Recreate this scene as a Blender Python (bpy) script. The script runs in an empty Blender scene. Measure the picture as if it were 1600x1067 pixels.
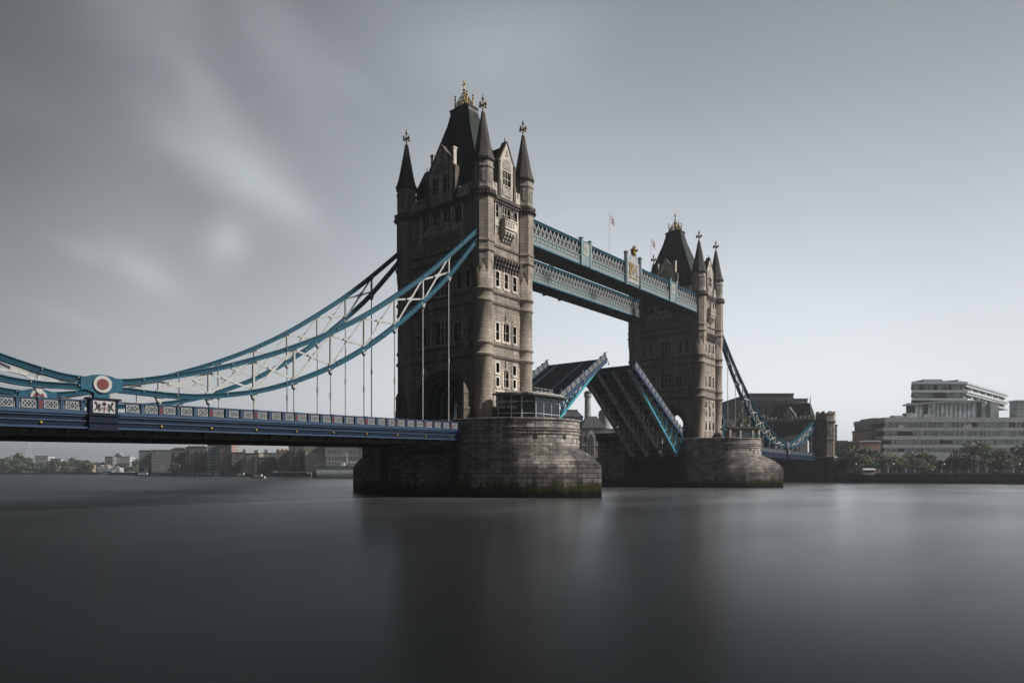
import bpy, math, random
import numpy as np
from mathutils import Vector, Matrix
random.seed(7)
sc = bpy.context.scene
col = sc.collection
R = math.radians
PI = math.pi
L = 82.3                      # metres between the two tower centres

# ------------------------------------------------------------------ camera
CX, CY, CH, YAW, F = -90.149, -84.666, 4.015, 0.885217, 1092.5
cam_d = bpy.data.cameras.new('camera'); cam = bpy.data.objects.new('camera', cam_d); col.objects.link(cam)
cam.location = (CX, CY, CH); cam.rotation_euler = (PI/2, 0, -YAW)
cam_d.sensor_width = 36; cam_d.lens = 36*F/1600; cam_d.shift_y = 202.6/1600
cam_d.clip_start = 0.5; cam_d.clip_end = 9000
sc.camera = cam
SY, CYW = math.sin(YAW), math.cos(YAW)
def W(u, D, z=None):
    """ground position at distance D along the view direction, u in photo pixels"""
    t = (u-800)/F
    p = (CX + D*(SY+t*CYW), CY + D*(CYW-t*SY))
    return p if z is None else (p[0], p[1], z)
def Z(v, D): return CH + (736.1-v)/F*D

# ------------------------------------------------------------------ world
SUN_EL, SUN_AZ = R(38), R(150)      # azimuth clockwise from +Y
w = bpy.data.worlds.new("World"); sc.world = w; w.use_nodes = True
nt = w.node_tree; nt.nodes.clear()
def N(t, **k):
    n = nt.nodes.new(t)
    for a, b in k.items():
        if a == 'inp':
            for i, v in b.items(): n.inputs[i].default_value = v
        else: setattr(n, a, b)
    return n
def Lk(a, b): nt.links.new(a, b)
def M2(op, a, b=None, c=None, clamp=False):
    n = nt.nodes.new('ShaderNodeMath'); n.operation = op; n.use_clamp = clamp
    for i, x in enumerate((a, b, c)):
        if x is None: continue
        if hasattr(x, 'links'): nt.links.new(x, n.inputs[i])
        else: n.inputs[i].default_value = x
    return n.outputs[0]
def ramp(fac, stops, interp='EASE'):
    n = nt.nodes.new('ShaderNodeValToRGB'); cr = n.color_ramp; cr.interpolation = interp
    while len(cr.elements) > 1: cr.elements.remove(cr.elements[-1])
    for i, (p, c) in enumerate(stops):
        e = cr.elements[0] if i == 0 else cr.elements.new(p)
        e.position = p; e.color = (*c, 1) if len(c) == 3 else c
    nt.links.new(fac, n.inputs[0]); return n.outputs[0]
def mixc(fac, a, b, mode='MIX'):
    n = nt.nodes.new('ShaderNodeMix'); n.data_type = 'RGBA'; n.blend_type = mode
    for i, x in ((0, fac), (6, a), (7, b)):
        if hasattr(x, 'links'): nt.links.new(x, n.inputs[i])
        elif i == 0: n.inputs[0].default_value = x
        else: n.inputs[i].default_value = (*x, 1) if len(x) == 3 else x
    return n.outputs[2]
sky = N('ShaderNodeTexSky', sky_type='NISHITA', sun_disc=False, sun_elevation=SUN_EL, sun_rotation=SUN_AZ, air_density=1.5, dust_density=4.0)
tc = N('ShaderNodeTexCoord'); sp = N('ShaderNodeSeparateXYZ'); Lk(tc.outputs['Generated'], sp.inputs[0])
el = sp.outputs[2]
az = M2('ARCTAN2', sp.outputs[0], sp.outputs[1])          # radians clockwise from +Y
base = ramp(el, [(0.0, (.88, .895, .905)), (.10, (.865, .885, .90)), (.20, (.74, .77, .795)), (.33, (.52, .55, .575)),
                 (.46, (.35, .375, .40)), (.56, (.265, .285, .305)), (.70, (.06, .067, .075)), (1.0, (.03, .033, .037))], 'LINEAR')
# the cloud deck is thinner, so brighter, towards the right of the river; sky out of view, overhead too, is darkened to shade the arch faces
side = ramp(M2('MULTIPLY_ADD', az, 1/(2*PI), .5), [(.0, (.2,)*3), (.25, (.05,)*3), (.46, (.04,)*3), (.53, (.30,)*3), (.57, (.53,)*3), (.64, (1.02,)*3), (.71, (1.0,)*3), (.80, (.93,)*3), (1.0, (.35,)*3)])
low = ramp(el, [(0, (1, 1, 1)), (.12, (.82,)*3), (.35, (.12,)*3), (1, (0, 0, 0))], 'LINEAR')
sd = mixc(M2('MULTIPLY', low, .30), side, (1, 1, 1))
unseen_dim = ramp(M2('MULTIPLY_ADD', az, 1/(2*PI), .5), [(.0, (.5,)*3), (.25, (.10,)*3), (.505, (.10,)*3), (.538, (1,)*3), (.82, (1,)*3), (1, (.5,)*3)])
skyc = mixc(1, mixc(1, base, sd, 'MULTIPLY'), unseen_dim, 'MULTIPLY')
# long, wind-drawn clouds
mp = N('ShaderNodeMapping', inp={'Rotation': (0, 0, R(-34)), 'Scale': (1.0, 3.0, 3.0)})
cmb = N('ShaderNodeCombineXYZ'); Lk(az, cmb.inputs[0]); Lk(el, cmb.inputs[1]); Lk(cmb.outputs[0], mp.inputs[0])
mp.inputs['Rotation'].default_value = (0, 0, R(34))
n1 = N('ShaderNodeTexNoise', inp={'Scale': 2.2, 'Detail': 4.0, 'Roughness': .45}); Lk(mp.outputs[0], n1.inputs[0])
n2 = N('ShaderNodeTexNoise', inp={'Scale': 1.3, 'Detail': 2.0}); Lk(cmb.outputs[0], n2.inputs[0])
fade = ramp(el, [(0, (0, 0, 0)), (.10, (.25,)*3), (.22, (1, 1, 1)), (1, (1, 1, 1))], 'LINEAR')
cl = M2('MULTIPLY', ramp(n1.outputs[0], [(.47, (0, 0, 0)), (.72, (1, 1, 1))]), fade)
wsum = None
# separate bright puffs: azimuth, elevation(sin), length, width, tilt, strength
for a0, e0, la, lb, tilt, s in ((.53, .365, .066, .038, -34, .50), (.585, .335, .05, .022, -30, .26), (.455, .39, .06, .03, -30, .22), (.497, .287, .026, .030, -50, .52), (.405, .247, .046, .018, -24, .36), (.335, .257, .03, .012, -10, .18),
                                (.56, .50, .11, .045, -48, .20), (.40, .50, .14, .05, -30, .16), (.33, .18, .05, .010, -12, .14), (.47, .44, .05, .022, -40, .16), (.42, .56, .07, .03, -50, .16), (.66, .47, .05, .02, -20, .10), (.86, .52, .16, .03, 4, .14), (.93, .33, .12, .02, 6, .10)):
    warp = M2('MULTIPLY_ADD', n1.outputs[0], .06, -.03)
    dx = M2('ADD', M2('SUBTRACT', az, a0), warp); dy = M2('ADD', M2('SUBTRACT', el, e0), warp)
    c_, s_ = math.cos(R(tilt)), math.sin(R(tilt))
    p = M2('ADD', M2('MULTIPLY', dx, c_/la), M2('MULTIPLY', dy, s_/la))
    q = M2('ADD', M2('MULTIPLY', dx, -s_/lb), M2('MULTIPLY', dy, c_/lb))
    r2 = M2('ADD', M2('MULTIPLY', p, p), M2('MULTIPLY', q, q))
    g = M2('MULTIPLY', M2('POWER', 2.718, M2('MULTIPLY', r2, -1)), s)
    wsum = g if wsum is None else M2('ADD', wsum, g)
cl = M2('ADD', M2('MULTIPLY', cl, .05), M2('MULTIPLY', wsum, 1.0), clamp=True)
skyc = mixc(cl, skyc, (.66, .69, .71))
dk = ramp(n2.outputs[0], [(.35, (.93,)*3), (.65, (1.05,)*3)])
skyc = mixc(1, skyc, dk, 'MULTIPLY')
nsk = mixc(1, sky.outputs[0], (.0015, .0015, .0015), 'MULTIPLY')
skyc = mixc(1, mixc(1, skyc, (.985, 1.015, 1.035), 'MULTIPLY'), nsk, 'ADD')
bg = N('ShaderNodeBackground'); Lk(skyc, bg.inputs[0]); bg.inputs[1].default_value = 1.0
wo = N('ShaderNodeOutputWorld'); Lk(bg.outputs[0], wo.inputs[0])

sun_d = bpy.data.lights.new('sun', 'SUN'); sun = bpy.data.objects.new('sun', sun_d); col.objects.link(sun)
sun_d.energy = 5.0; sun_d.angle = R(6); sun_d.color = (1.0, .955, .90)
sdv = Vector((math.sin(SUN_AZ)*math.cos(SUN_EL), math.cos(SUN_AZ)*math.cos(SUN_EL), math.sin(SUN_EL)))
sun.rotation_euler = sdv.to_track_quat('Z', 'Y').to_euler()
vs = sc.view_settings
sc.display_settings.display_device = 'sRGB'; vs.view_transform = 'Standard'; vs.look = 'None'; vs.exposure = 0; vs.gamma = 1; vs.use_curve_mapping = False
sc.cycles.use_denoising = True
sc.cycles.max_bounces = 6; sc.cycles.diffuse_bounces = 2; sc.cycles.glossy_bounces = 3; sc.cycles.transmission_bounces = 3; sc.cycles.volume_bounces = 0
sc.cycles.sample_clamp_indirect = 3
sc.cycles.use_adaptive_sampling = False

# ------------------------------------------------------------------ materials
def newmat(name):
    global nt
    m = bpy.data.materials.new(name); m.use_nodes = True; nt = m.node_tree
    return m, nt.nodes['Principled BSDF']
def plain(name, c, rough=.6, metal=0, var=.12, scale=1.5, bump=0, spec=.4, dirt=None):
    m, b = newmat(name)
    t = N('ShaderNodeTexCoord'); n = N('ShaderNodeTexNoise', inp={'Scale': scale, 'Detail': 5.0}); Lk(t.outputs['Object'], n.inputs[0])
    lo = tuple(x*(1-var) for x in c); hi = tuple(min(1, x*(1+var)) for x in c)
    cc = ramp(n.outputs[0], [(.3, lo), (.7, hi)])
    if dirt:
        n3 = N('ShaderNodeTexNoise', inp={'Scale': dirt[1], 'Detail': 8.0, 'Roughness': .65}); Lk(t.outputs['Object'], n3.inputs[0])
        cc = mixc(ramp(n3.outputs[0], [(.5, (0, 0, 0)), (.68, (.75,)*3)]), cc, dirt[0])
    Lk(cc, b.inputs['Base Color']); b.inputs['Roughness'].default_value = rough; b.inputs['Metallic'].default_value = metal
    b.inputs['Specular IOR Level'].default_value = spec
    if bump:
        bn = N('ShaderNodeBump', inp={'Strength': bump, 'Distance': .05}); Lk(n.outputs[0], bn.inputs['Height']); Lk(bn.outputs[0], b.inputs['Normal'])
    return m
def stone(name, c, mode='flat', bw=1.1, rh=.42, mortar=.018, vary=.16, stain=.35, algae=False, mdark=.45, bump=.6, patch=False):
    m, b = newmat(name)
    t = N('ShaderNodeTexCoord'); s = N('ShaderNodeSeparateXYZ'); Lk(t.outputs['Object'], s.inputs[0])
    if mode == 'flat':
        cb = N('ShaderNodeCombineXYZ'); Lk(M2('ADD', s.outputs[0], s.outputs[1]), cb.inputs[0]); Lk(s.outputs[2], cb.inputs[1]); vec = cb.outputs[0]
    else: vec = t.outputs['UV']
    bt = N('ShaderNodeTexBrick', inp={'Scale': 1.0, 'Mortar Size': mortar, 'Mortar Smooth': .3, 'Bias': 0.0, 'Brick Width': bw, 'Row Height': rh,
           'Color1': (*[x*(1-vary) for x in c], 1), 'Color2': (*[x*(1+vary) for x in c], 1), 'Mortar': (*[x*mdark for x in c], 1)}); Lk(vec, bt.inputs[0])
    n = N('ShaderNodeTexNoise', inp={'Scale': .22, 'Detail': 6.0, 'Roughness': .6}); Lk(t.outputs['Object'], n.inputs[0])
    mpp = N('ShaderNodeMapping', inp={'Scale': (1, 1, .1)}); Lk(t.outputs['Object'], mpp.inputs[0])
    st = N('ShaderNodeTexNoise', inp={'Scale': .9, 'Detail': 6.0, 'Roughness': .62}); Lk(mpp.outputs[0], st.inputs[0])
    fn = N('ShaderNodeTexNoise', inp={'Scale': 3.5, 'Detail': 4.0}); Lk(t.outputs['Object'], fn.inputs[0])
    cc = mixc(1, bt.outputs[0], ramp(n.outputs[0], [(.3, (.72, .73, .76)), (.7, (1.2, 1.17, 1.12))]), 'MULTIPLY')
    cc = mixc(1, cc, ramp(st.outputs[0], [(.32, (1-stain,)*3), (.62, (1.08,)*3)]), 'MULTIPLY')
    cc = mixc(1, cc, ramp(fn.outputs[0], [(.25, (.84,)*3), (.75, (1.13,)*3)]), 'MULTIPLY')
    if patch:      # dark tide-line growth on the sloping cutwater caps, pale lime runs under the coping
        pn = N('ShaderNodeTexNoise', inp={'Scale': .28, 'Detail': 7.0, 'Roughness': .6}); Lk(t.outputs['Object'], pn.inputs[0])
        zf = ramp(M2('MULTIPLY', s.outputs[2], .1), [(.2, (.15,)*3), (.5, (.6,)*3), (.72, (.5,)*3), (.86, (0, 0, 0))])
        ay = M2('ABSOLUTE', s.outputs[1]); yf = ramp(M2('MULTIPLY', ay, .033), [(.45, (.25,)*3), (.62, (1, 1, 1))])
        f = M2('MULTIPLY', M2('MULTIPLY', ramp(pn.outputs[0], [(.40, (0, 0, 0)), (.56, (1, 1, 1))]), zf), M2('MULTIPLY', yf, 1.5), clamp=True)
        cc = mixc(f, cc, mixc(1, cc, (.42, .43, .44), 'MULTIPLY'))
        ln = N('ShaderNodeTexNoise', inp={'Scale': 1.6, 'Detail': 5.0, 'Roughness': .7}); Lk(mpp.outputs[0], ln.inputs[0])
        zl = ramp(M2('MULTIPLY', s.outputs[2], .1), [(.66, (0, 0, 0)), (.84, (1, 1, 1)), (.92, (0, 0, 0))])
        cc = mixc(M2('MULTIPLY', ramp(ln.outputs[0], [(.60, (0, 0, 0)), (.72, (.6,)*3)]), zl), cc, (.42, .42, .40))
    if algae:
        an = M2('MULTIPLY_ADD', n.outputs[0], 2.4, M2('MULTIPLY_ADD', st.outputs[0], 2.6, M2('SUBTRACT', s.outputs[2], 2.5)))
        cc = mixc(ramp(M2('MULTIPLY', an, .2), [(.30, (1, 1, 1)), (.55, (0, 0, 0))]), cc, mixc(fn.outputs[0], (.028, .036, .012), (.085, .085, .022)))
        cc = mixc(ramp(M2('MULTIPLY', an, .2), [(.16, (1, 1, 1)), (.27, (0, 0, 0))]), cc, (.010, .014, .008))
    Lk(cc, b.inputs['Base Color']); b.inputs['Roughness'].default_value = .88; b.inputs['Specular IOR Level'].default_value = .25
    hgt = M2('ADD', M2('MULTIPLY', M2('SUBTRACT', 1, bt.outputs[1]), .6), M2('MULTIPLY', fn.outputs[0], .5))
    bn = N('ShaderNodeBump', inp={'Strength': bump, 'Distance': .06}); Lk(hgt, bn.inputs['Height']); Lk(bn.outputs[0], b.inputs['Normal'])
    return m
MT = {}
MT['gran'] = stone('tower_granite', (.35, .303, .256), 'flat', 1.1, .45, mortar=.035, mdark=.4)
MT['gran_uv'] = stone('turret_granite', (.34, .297, .252), 'uv', 1.3, .55, vary=.12, mortar=.035, mdark=.5)
MT['trim'] = stone('portland_trim', (.60, .56, .49), 'flat', .9, .6, mortar=.008, vary=.05, stain=.55, mdark=.75, bump=.3)
MT['trim_uv'] = stone('belfry_stone', (.33, .30, .26), 'uv', 1.0, .6, mortar=.01, vary=.07, stain=.55, mdark=.7, bump=.3)
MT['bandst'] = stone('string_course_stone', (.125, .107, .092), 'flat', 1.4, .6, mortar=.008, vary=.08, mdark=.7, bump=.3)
MT['carve'] = plain('carved_stone', (.32, .29, .25), .9, var=.55, scale=5, bump=1)
MT['slate'] = stone('spire_slate', (.085, .078, .070), 'uv', .5, .28, mortar=.02, vary=.3, stain=.3)
MT['roof'] = stone('roof_slate', (.030, .043, .035), 'flat', .5, .35, mortar=.01, vary=.25, stain=.4, mdark=.7, bump=.4)
MT['pier'] = stone('pier_granite', (.345, .318, .290), 'uv', 1.5, .74, mortar=.06, vary=.42, stain=.42, algae=True, mdark=.32, patch=True, bump=1)
MT['piertop'] = plain('pier_paving', (.16, .15, .14), .9)
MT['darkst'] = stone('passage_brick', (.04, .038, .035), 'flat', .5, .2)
MT['glass'] = plain('window_glass', (.045, .050, .055), .12, var=.75, scale=1.6, spec=.7)
MT['gold'] = plain('gilding', (.33, .21, .04), .38, .75, var=.35, scale=6)
MT['teal'] = plain('teal_paint', (.003, .074, .122), .5, var=.14, scale=2, spec=.3, dirt=((.008, .045, .062), 1.1))
MT['teal2'] = plain('pale_teal_paint', (.20, .272, .278), .5, var=.14, scale=2, dirt=((.10, .16, .17), 1.5))
MT['cyan'] = plain('turquoise_paint', (.035, .28, .38), .42, var=.12, scale=2)
MT['blue'] = plain('bridge_blue_paint', (.012, .043, .098), .42, var=.14, scale=2, spec=.5, dirt=((.014, .03, .06), 1.0))
MT['navy'] = plain('dark_blue_paint', (.006, .013, .028), .6, var=.2, spec=.12)
MT['white'] = plain('white_paint', (.40, .40, .39), .5, var=.08, scale=2, dirt=((.34, .31, .27), 1.6))
MT['white2'] = plain('weathered_white_paint', (.33, .345, .34), .6, var=.2, scale=3)
MT['red'] = plain('red_paint', (.13, .016, .018), .5, var=.15)
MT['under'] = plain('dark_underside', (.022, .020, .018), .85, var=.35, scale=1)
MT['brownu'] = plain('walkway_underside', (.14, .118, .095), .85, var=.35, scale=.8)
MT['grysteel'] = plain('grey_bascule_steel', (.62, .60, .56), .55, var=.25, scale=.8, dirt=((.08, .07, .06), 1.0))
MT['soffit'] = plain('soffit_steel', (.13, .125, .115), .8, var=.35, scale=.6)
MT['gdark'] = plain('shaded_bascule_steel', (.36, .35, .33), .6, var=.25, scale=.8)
MT['road'] = plain('asphalt', (.011, .011, .013), .95, var=.25, scale=1, spec=.06)
MT['black'] = plain('black_iron', (.012, .012, .013), .5)
MT['lamp'] = plain('opal_globe', (.75, .75, .72), .3)

# ------------------------------------------------------------------ mesh helpers
class MB:
    def __init__(s): s.v = []; s.f = []; s.uv = {}; s.mi = []; s.cur = 0; s.smooth = set()
    def quad(s, *p):
        i = len(s.v); s.v += [tuple(q) for q in p]; s.f.append(tuple(range(i, i+len(p)))); s.mi.append(s.cur)
    def hexa(s, p):   # 8 points: bottom ring 0-3, top ring 4-7
        i = len(s.v); s.v += [tuple(q) for q in p]
        for a in ((0, 3, 2, 1), (4, 5, 6, 7), (0, 1, 5, 4), (1, 2, 6, 5), (2, 3, 7, 6), (3, 0, 4, 7)):
            s.f.append(tuple(i+k for k in a)); s.mi.append(s.cur)
    def box(s, x0, x1, y0, y1, z0, z1):
        s.hexa([(x0, y0, z0), (x1, y0, z0), (x1, y1, z0), (x0, y1, z0), (x0, y0, z1), (x1, y0, z1), (x1, y1, z1), (x0, y1, z1)]); return s
    def beam(s, p, q, wd, h, up=(0, 0, 1)):
        p, q = Vector(p), Vector(q); d = (q-p).normalized(); a = d.cross(Vector(up))
        if a.length < 1e-4: a = d.cross(Vector((0, 1, 0)))
        a.normalize(); b = a.cross(d); a *= wd/2; b *= h/2
        s.hexa([p-a-b, q-a-b, q+a-b, p+a-b, p-a+b, q-a+b, q+a+b, p+a+b]); return s
    def tube(s, p, q, r0, r1=None, n=8):
        r1 = r0 if r1 is None else r1
        p, q = Vector(p), Vector(q); d = (q-p).normalized(); a = d.orthogonal().normalized(); b = d.cross(a)
        i = len(s.v)
        for c, r in ((p, r0), (q, r1)):
            for k in range(n):
                t = 2*PI*k/n; s.v.append(tuple(c + a*(r*math.cos(t)) + b*(r*math.sin(t))))
        for k in range(n):
            k2 = (k+1) % n; s.f.append((i+k, i+k2, i+n+k2, i+n+k)); s.mi.append(s.cur)
        s.f.append(tuple(i+n+k for k in range(n))); s.mi.append(s.cur); s.f.append(tuple(i+n-1-k for k in range(n))); s.mi.append(s.cur); return s
    def rings(s, rings, close=True, uv=True, smooth=False):
        """rings: list of lists of points (same count); uv = arc length, height"""
        n = len(rings[0]); i0 = len(s.v)
        for r in rings: s.v += [tuple(p) for p in r]
        ref = max(rings, key=lambda r: sum(math.dist(r[k], r[(k+1) % n]) for k in range(n)))
        arc = [0]
        for k in range(n): arc.append(arc[-1] + math.dist(ref[k], ref[(k+1) % n]))
        hz = [0]
        for a, b in zip(rings, rings[1:]): hz.append(hz[-1] + max(math.dist(a[k], b[k]) for k in range(0, n, max(1, n//8))))
        z0 = rings[0][0][2]
        for j in range(len(rings)-1):
            for k in range(n if close else n-1):
                k2 = (k+1) % n; fi = len(s.f)
                s.f.append((i0+j*n+k, i0+j*n+k2, i0+(j+1)*n+k2, i0+(j+1)*n+k)); s.mi.append(s.cur)
                s.uv[fi] = [(arc[k], z0+hz[j]), (arc[k+1], z0+hz[j]), (arc[k+1], z0+hz[j+1]), (arc[k], z0+hz[j+1])]
                if smooth: s.smooth.add(fi)
        if close:
            s.f.append(tuple(i0+(len(rings)-1)*n+k for k in range(n))); s.mi.append(s.cur)
            s.f.append(tuple(i0+n-1-k for k in range(n))); s.mi.append(s.cur)
        return s
    def lathe(s, prof, c=(0, 0), n=24, phase=0, smooth=False):
        rs = [[(c[0]+r*math.cos(2*PI*k/n+phase), c[1]+r*math.sin(2*PI*k/n+phase), z) for k in range(n)] for r, z in prof]
        return s.rings(rs, smooth=smooth)
    def prism(s, poly, z0, z1):
        a = sum(poly[k-1][0]*poly[k][1]-poly[k][0]*poly[k-1][1] for k in range(len(poly)))
        if a < 0: poly = poly[::-1]
        n = len(poly); i = len(s.v)
        s.v += [(x, y, z0) for x, y in poly] + [(x, y, z1) for x, y in poly]
        for k in range(n):
            k2 = (k+1) % n; s.f.append((i+k, i+k2, i+n+k2, i+n+k)); s.mi.append(s.cur)
        s.f.append(tuple(i+n+k for k in range(n))); s.mi.append(s.cur); s.f.append(tuple(i+n-1-k for k in range(n))); s.mi.append(s.cur); return s
    def sweep(s, pts, y0, y1, a, b):
        """box swept along a line of (x, z) points, y0..y1 wide, from a to b along the line's normal"""
        P = []
        for k, (x, z) in enumerate(pts):
            x0, z0 = pts[max(0, k-1)]; x1, z1 = pts[min(len(pts)-1, k+1)]
            d = math.hypot(x1-x0, z1-z0); nx, nz = -(z1-z0)/d, (x1-x0)/d
            if nz < 0: nx, nz = -nx, -nz
            P.append([(x+nx*a, y0, z+nz*a), (x+nx*a, y1, z+nz*a), (x+nx*b, y1, z+nz*b), (x+nx*b, y0, z+nz*b)])
        return s.rings(P)
    def build(s, name, mat, parent=None, loc=None):
        me = bpy.data.meshes.new(name); me.from_pydata(s.v, [], s.f); me.update()
        mats = mat if isinstance(mat, (list, tuple)) else [mat]
        for m in mats: me.materials.append(MT[m])
        if s.uv:
            ul = me.uv_layers.new(name='UVMap')
            for fi, c in s.uv.items():
                for k, li in enumerate(me.polygons[fi].loop_indices): ul.data[li].uv = c[k]
        if len(mats) > 1: me.polygons.foreach_set('material_index', s.mi)
        for fi in s.smooth: me.polygons[fi].use_smooth = True
        o = bpy.data.objects.new(name, me); col.objects.link(o)
        if parent: o.parent = parent
        if loc: o.location = loc
        return o
def empty(name, loc=(0, 0, 0), rz=0):
    o = bpy.data.objects.new(name, None); col.objects.link(o); o.location = loc; o.rotation_euler = (0, 0, rz); o.empty_display_size = .5
    return o
def tag(o, label, cat, group=None, kind=None):
    if label: o['label'] = label
    if cat: o['category'] = cat
    if group: o['group'] = group
    if kind: o['kind'] = kind
    return o
KIDS = {}
def copy_tree(o, parent=None):
    c = o.copy(); col.objects.link(c); c.parent = parent
    for ch in list(o.children): copy_tree(ch, c)
    return c
def inst(src, parent, loc=(0, 0, 0), rot=(0, 0, 0), scale=(1, 1, 1), name=None):
    c = bpy.data.objects.new(name or src.name.split('.')[0], src.data); col.objects.link(c); c.parent = parent
    c.location = loc; c.rotation_euler = rot; c.scale = scale; return c
def smoothline(pts, n=6):
    """Catmull-Rom through (x, z) points"""
    out = []
    for i in range(len(pts)-1):
        p0 = pts[max(0, i-1)]; p1 = pts[i]; p2 = pts[i+1]; p3 = pts[min(len(pts)-1, i+2)]
        for k in range(n):
            t = k/n
            out.append(tuple(.5*((2*b)+(-a+c)*t+(2*a-5*b+4*c-d)*t*t+(-a+3*b-3*c+d)*t**3) for a, b, c, d in zip(p0, p1, p2, p3)))
    out.append(pts[-1]); return out
def at(line, x):
    for (a, za), (b, zb) in zip(line, line[1:]):
        if min(a, b) <= x <= max(a, b): return za + (zb-za)*(x-a)/(b-a if b != a else 1)
    return line[-1][1]

class Face:
    """a vertical face: s along, n outward, z up, in the local frame of its thing"""
    def __init__(f, o, sd, nd): f.o, f.sd, f.nd = o, sd, nd
    def p(f, s, n, z): return (f.o[0]+s*f.sd[0]+n*f.nd[0], f.o[1]+s*f.sd[1]+n*f.nd[1], z)
    def box(f, mb, s0, s1, z0, z1, n0, n1):
        P = [f.p(s0, n1, z0), f.p(s1, n1, z0), f.p(s1, n0, z0), f.p(s0, n0, z0)]
        mb.hexa(P + [(x, y, z1) for x, y, _ in P])
    def wall(f, mb, s0, s1, z0, z1, ops, depth=.45):
        S = sorted({s0, s1, *[o[0] for o in ops], *[o[1] for o in ops]}); S = [x for x in S if s0 <= x <= s1]
        ZZ = sorted({z0, z1, *[o[2] for o in ops], *[o[3] for o in ops]}); ZZ = [x for x in ZZ if z0 <= x <= z1]
        for a, b in zip(S, S[1:]):
            for c, d in zip(ZZ, ZZ[1:]):
                m, q = (a+b)/2, (c+d)/2
                if any(o[0] < m < o[1] and o[2] < q < o[3] for o in ops): continue
                mb.quad(f.p(a, 0, c), f.p(b, 0, c), f.p(b, 0, d), f.p(a, 0, d))
        for a, b, c, d in ops:
            mb.quad(f.p(a, 0, c), f.p(b, 0, c), f.p(b, -depth, c), f.p(a, -depth, c))
            mb.quad(f.p(a, 0, d), f.p(a, -depth, d), f.p(b, -depth, d), f.p(b, 0, d))
            mb.quad(f.p(a, 0, c), f.p(a, -depth, c), f.p(a, -depth, d), f.p(a, 0, d))
            mb.quad(f.p(b, 0, c), f.p(b, 0, d), f.p(b, -depth, d), f.p(b, -depth, c))
    def poly(f, mb, pts, n0, n1):
        a = [f.p(s, n1, z) for s, z in pts]; b = [f.p(s, n0, z) for s, z in pts]; n = len(pts); i = len(mb.v)
        mb.v += a+b
        for k in range(n):
            k2 = (k+1) % n; mb.f.append((i+k, i+n+k, i+n+k2, i+k2)); mb.mi.append(mb.cur)
        mb.f.append(tuple(i+k for k in range(n))); mb.mi.append(mb.cur); mb.f.append(tuple(i+2*n-1-k for k in range(n))); mb.mi.append(mb.cur)

def fretwork(w, h, dark='blue', light='white2', th=.05):
    """one pierced cast-iron railing panel, centred, in the xz plane, both faces"""
    m = MB(); m.cur = 0; m.box(-w/2, w/2, -.02, .02, 0, h); m.cur = 1
    a = w*.42; b0, b1 = h*.10, h*.90; t = min(w, h)*.042
    for y in (-th, th):
        m.beam((-a, y, b0), (a, y, b0), t*1.3, t*1.3); m.beam((-a, y, b1), (a, y, b1), t*1.3, t*1.3)
        m.beam((-a, y, b0), (-a, y, b1), t*1.3, t*1.3); m.beam((a, y, b0), (a, y, b1), t*1.3, t*1.3)
        nn = max(2, round(2*a/(b1-b0)*1.4)); st = 2*a/nn
        for k in range(nn):
            x0 = -a+k*st; x1 = x0+st; xm = (x0+x1)/2; zm = (b0+b1)/2
            m.beam((x0, y, b0), (x1, y, b1), t*1.1, t*1.6); m.beam((x0, y, b1), (x1, y, b0), t*1.1, t*1.6)
            m.beam((xm, y, b0), (x0, y, zm), t, t); m.beam((xm, y, b0), (x1, y, zm), t, t); m.beam((xm, y, b1), (x0, y, zm), t, t); m.beam((xm, y, b1), (x1, y, zm), t, t)
    return m.build('railing_panel', [dark, light])

# ------------------------------------------------------------------ water, banks
def sheet(name, mat, x0, x1, y0, y1, z, n=1):
    m = MB(); m.quad((x0, y0, z), (x1, y0, z), (x1, y1, z), (x0, y1, z)); return m.build(name, mat)
m, b = newmat('river_water')
t = N('ShaderNodeTexCoord'); mpp = N('ShaderNodeMapping', inp={'Scale': (.012, .035, 1), 'Rotation': (0, 0, R(40))}); Lk(t.outputs['Object'], mpp.inputs[0])
n = N('ShaderNodeTexNoise', inp={'Scale': 1.0, 'Detail': 3.0}); Lk(mpp.outputs[0], n.inputs[0])
m.node_tree.nodes.remove(b)
df = N('ShaderNodeBsdfDiffuse', inp={'Color': (.011, .013, .0145, 1)}); gl = N('ShaderNodeBsdfGlossy', inp={'Color': (.97, .985, 1.0, 1)})
Lk(ramp(n.outputs[0], [(.3, (.21,)*3), (.7, (.29,)*3)]), gl.inputs['Roughness'])
fr_ = N('ShaderNodeFresnel', inp={'IOR': 1.33}); n3 = N('ShaderNodeTexNoise', inp={'Scale': 2.2, 'Detail': 5.0, 'Roughness': .55}); Lk(mpp.outputs[0], n3.inputs[0])
# reflection strength painted in by position: dimmed to the left, full to the right
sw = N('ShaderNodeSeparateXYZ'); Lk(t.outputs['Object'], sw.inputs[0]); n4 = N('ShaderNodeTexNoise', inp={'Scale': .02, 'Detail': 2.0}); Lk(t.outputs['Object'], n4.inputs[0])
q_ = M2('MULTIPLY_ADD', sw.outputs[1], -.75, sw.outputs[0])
refl_dim = ramp(M2('MULTIPLY_ADD', M2('MULTIPLY_ADD', n4.outputs[0], 10, q_), 1/150, .6-.033), [(0, (.24,)*3), (.2, (.17,)*3), (.42, (.50,)*3), (.6, (1,)*3), (1, (1,)*3)])
fac = M2('MULTIPLY', M2('MULTIPLY', M2('POWER', fr_.outputs[0], 1.6), refl_dim), ramp(n3.outputs[0], [(.3, (.90,)*3), (.7, (1.08,)*3)]), clamp=True)
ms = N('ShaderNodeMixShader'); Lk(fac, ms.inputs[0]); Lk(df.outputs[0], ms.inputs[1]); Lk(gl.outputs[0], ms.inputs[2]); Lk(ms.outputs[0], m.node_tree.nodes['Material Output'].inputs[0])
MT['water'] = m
tag(sheet('water', 'water', -2600, 2900, -2600, 2900, 0), None, None, kind='structure')
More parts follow.
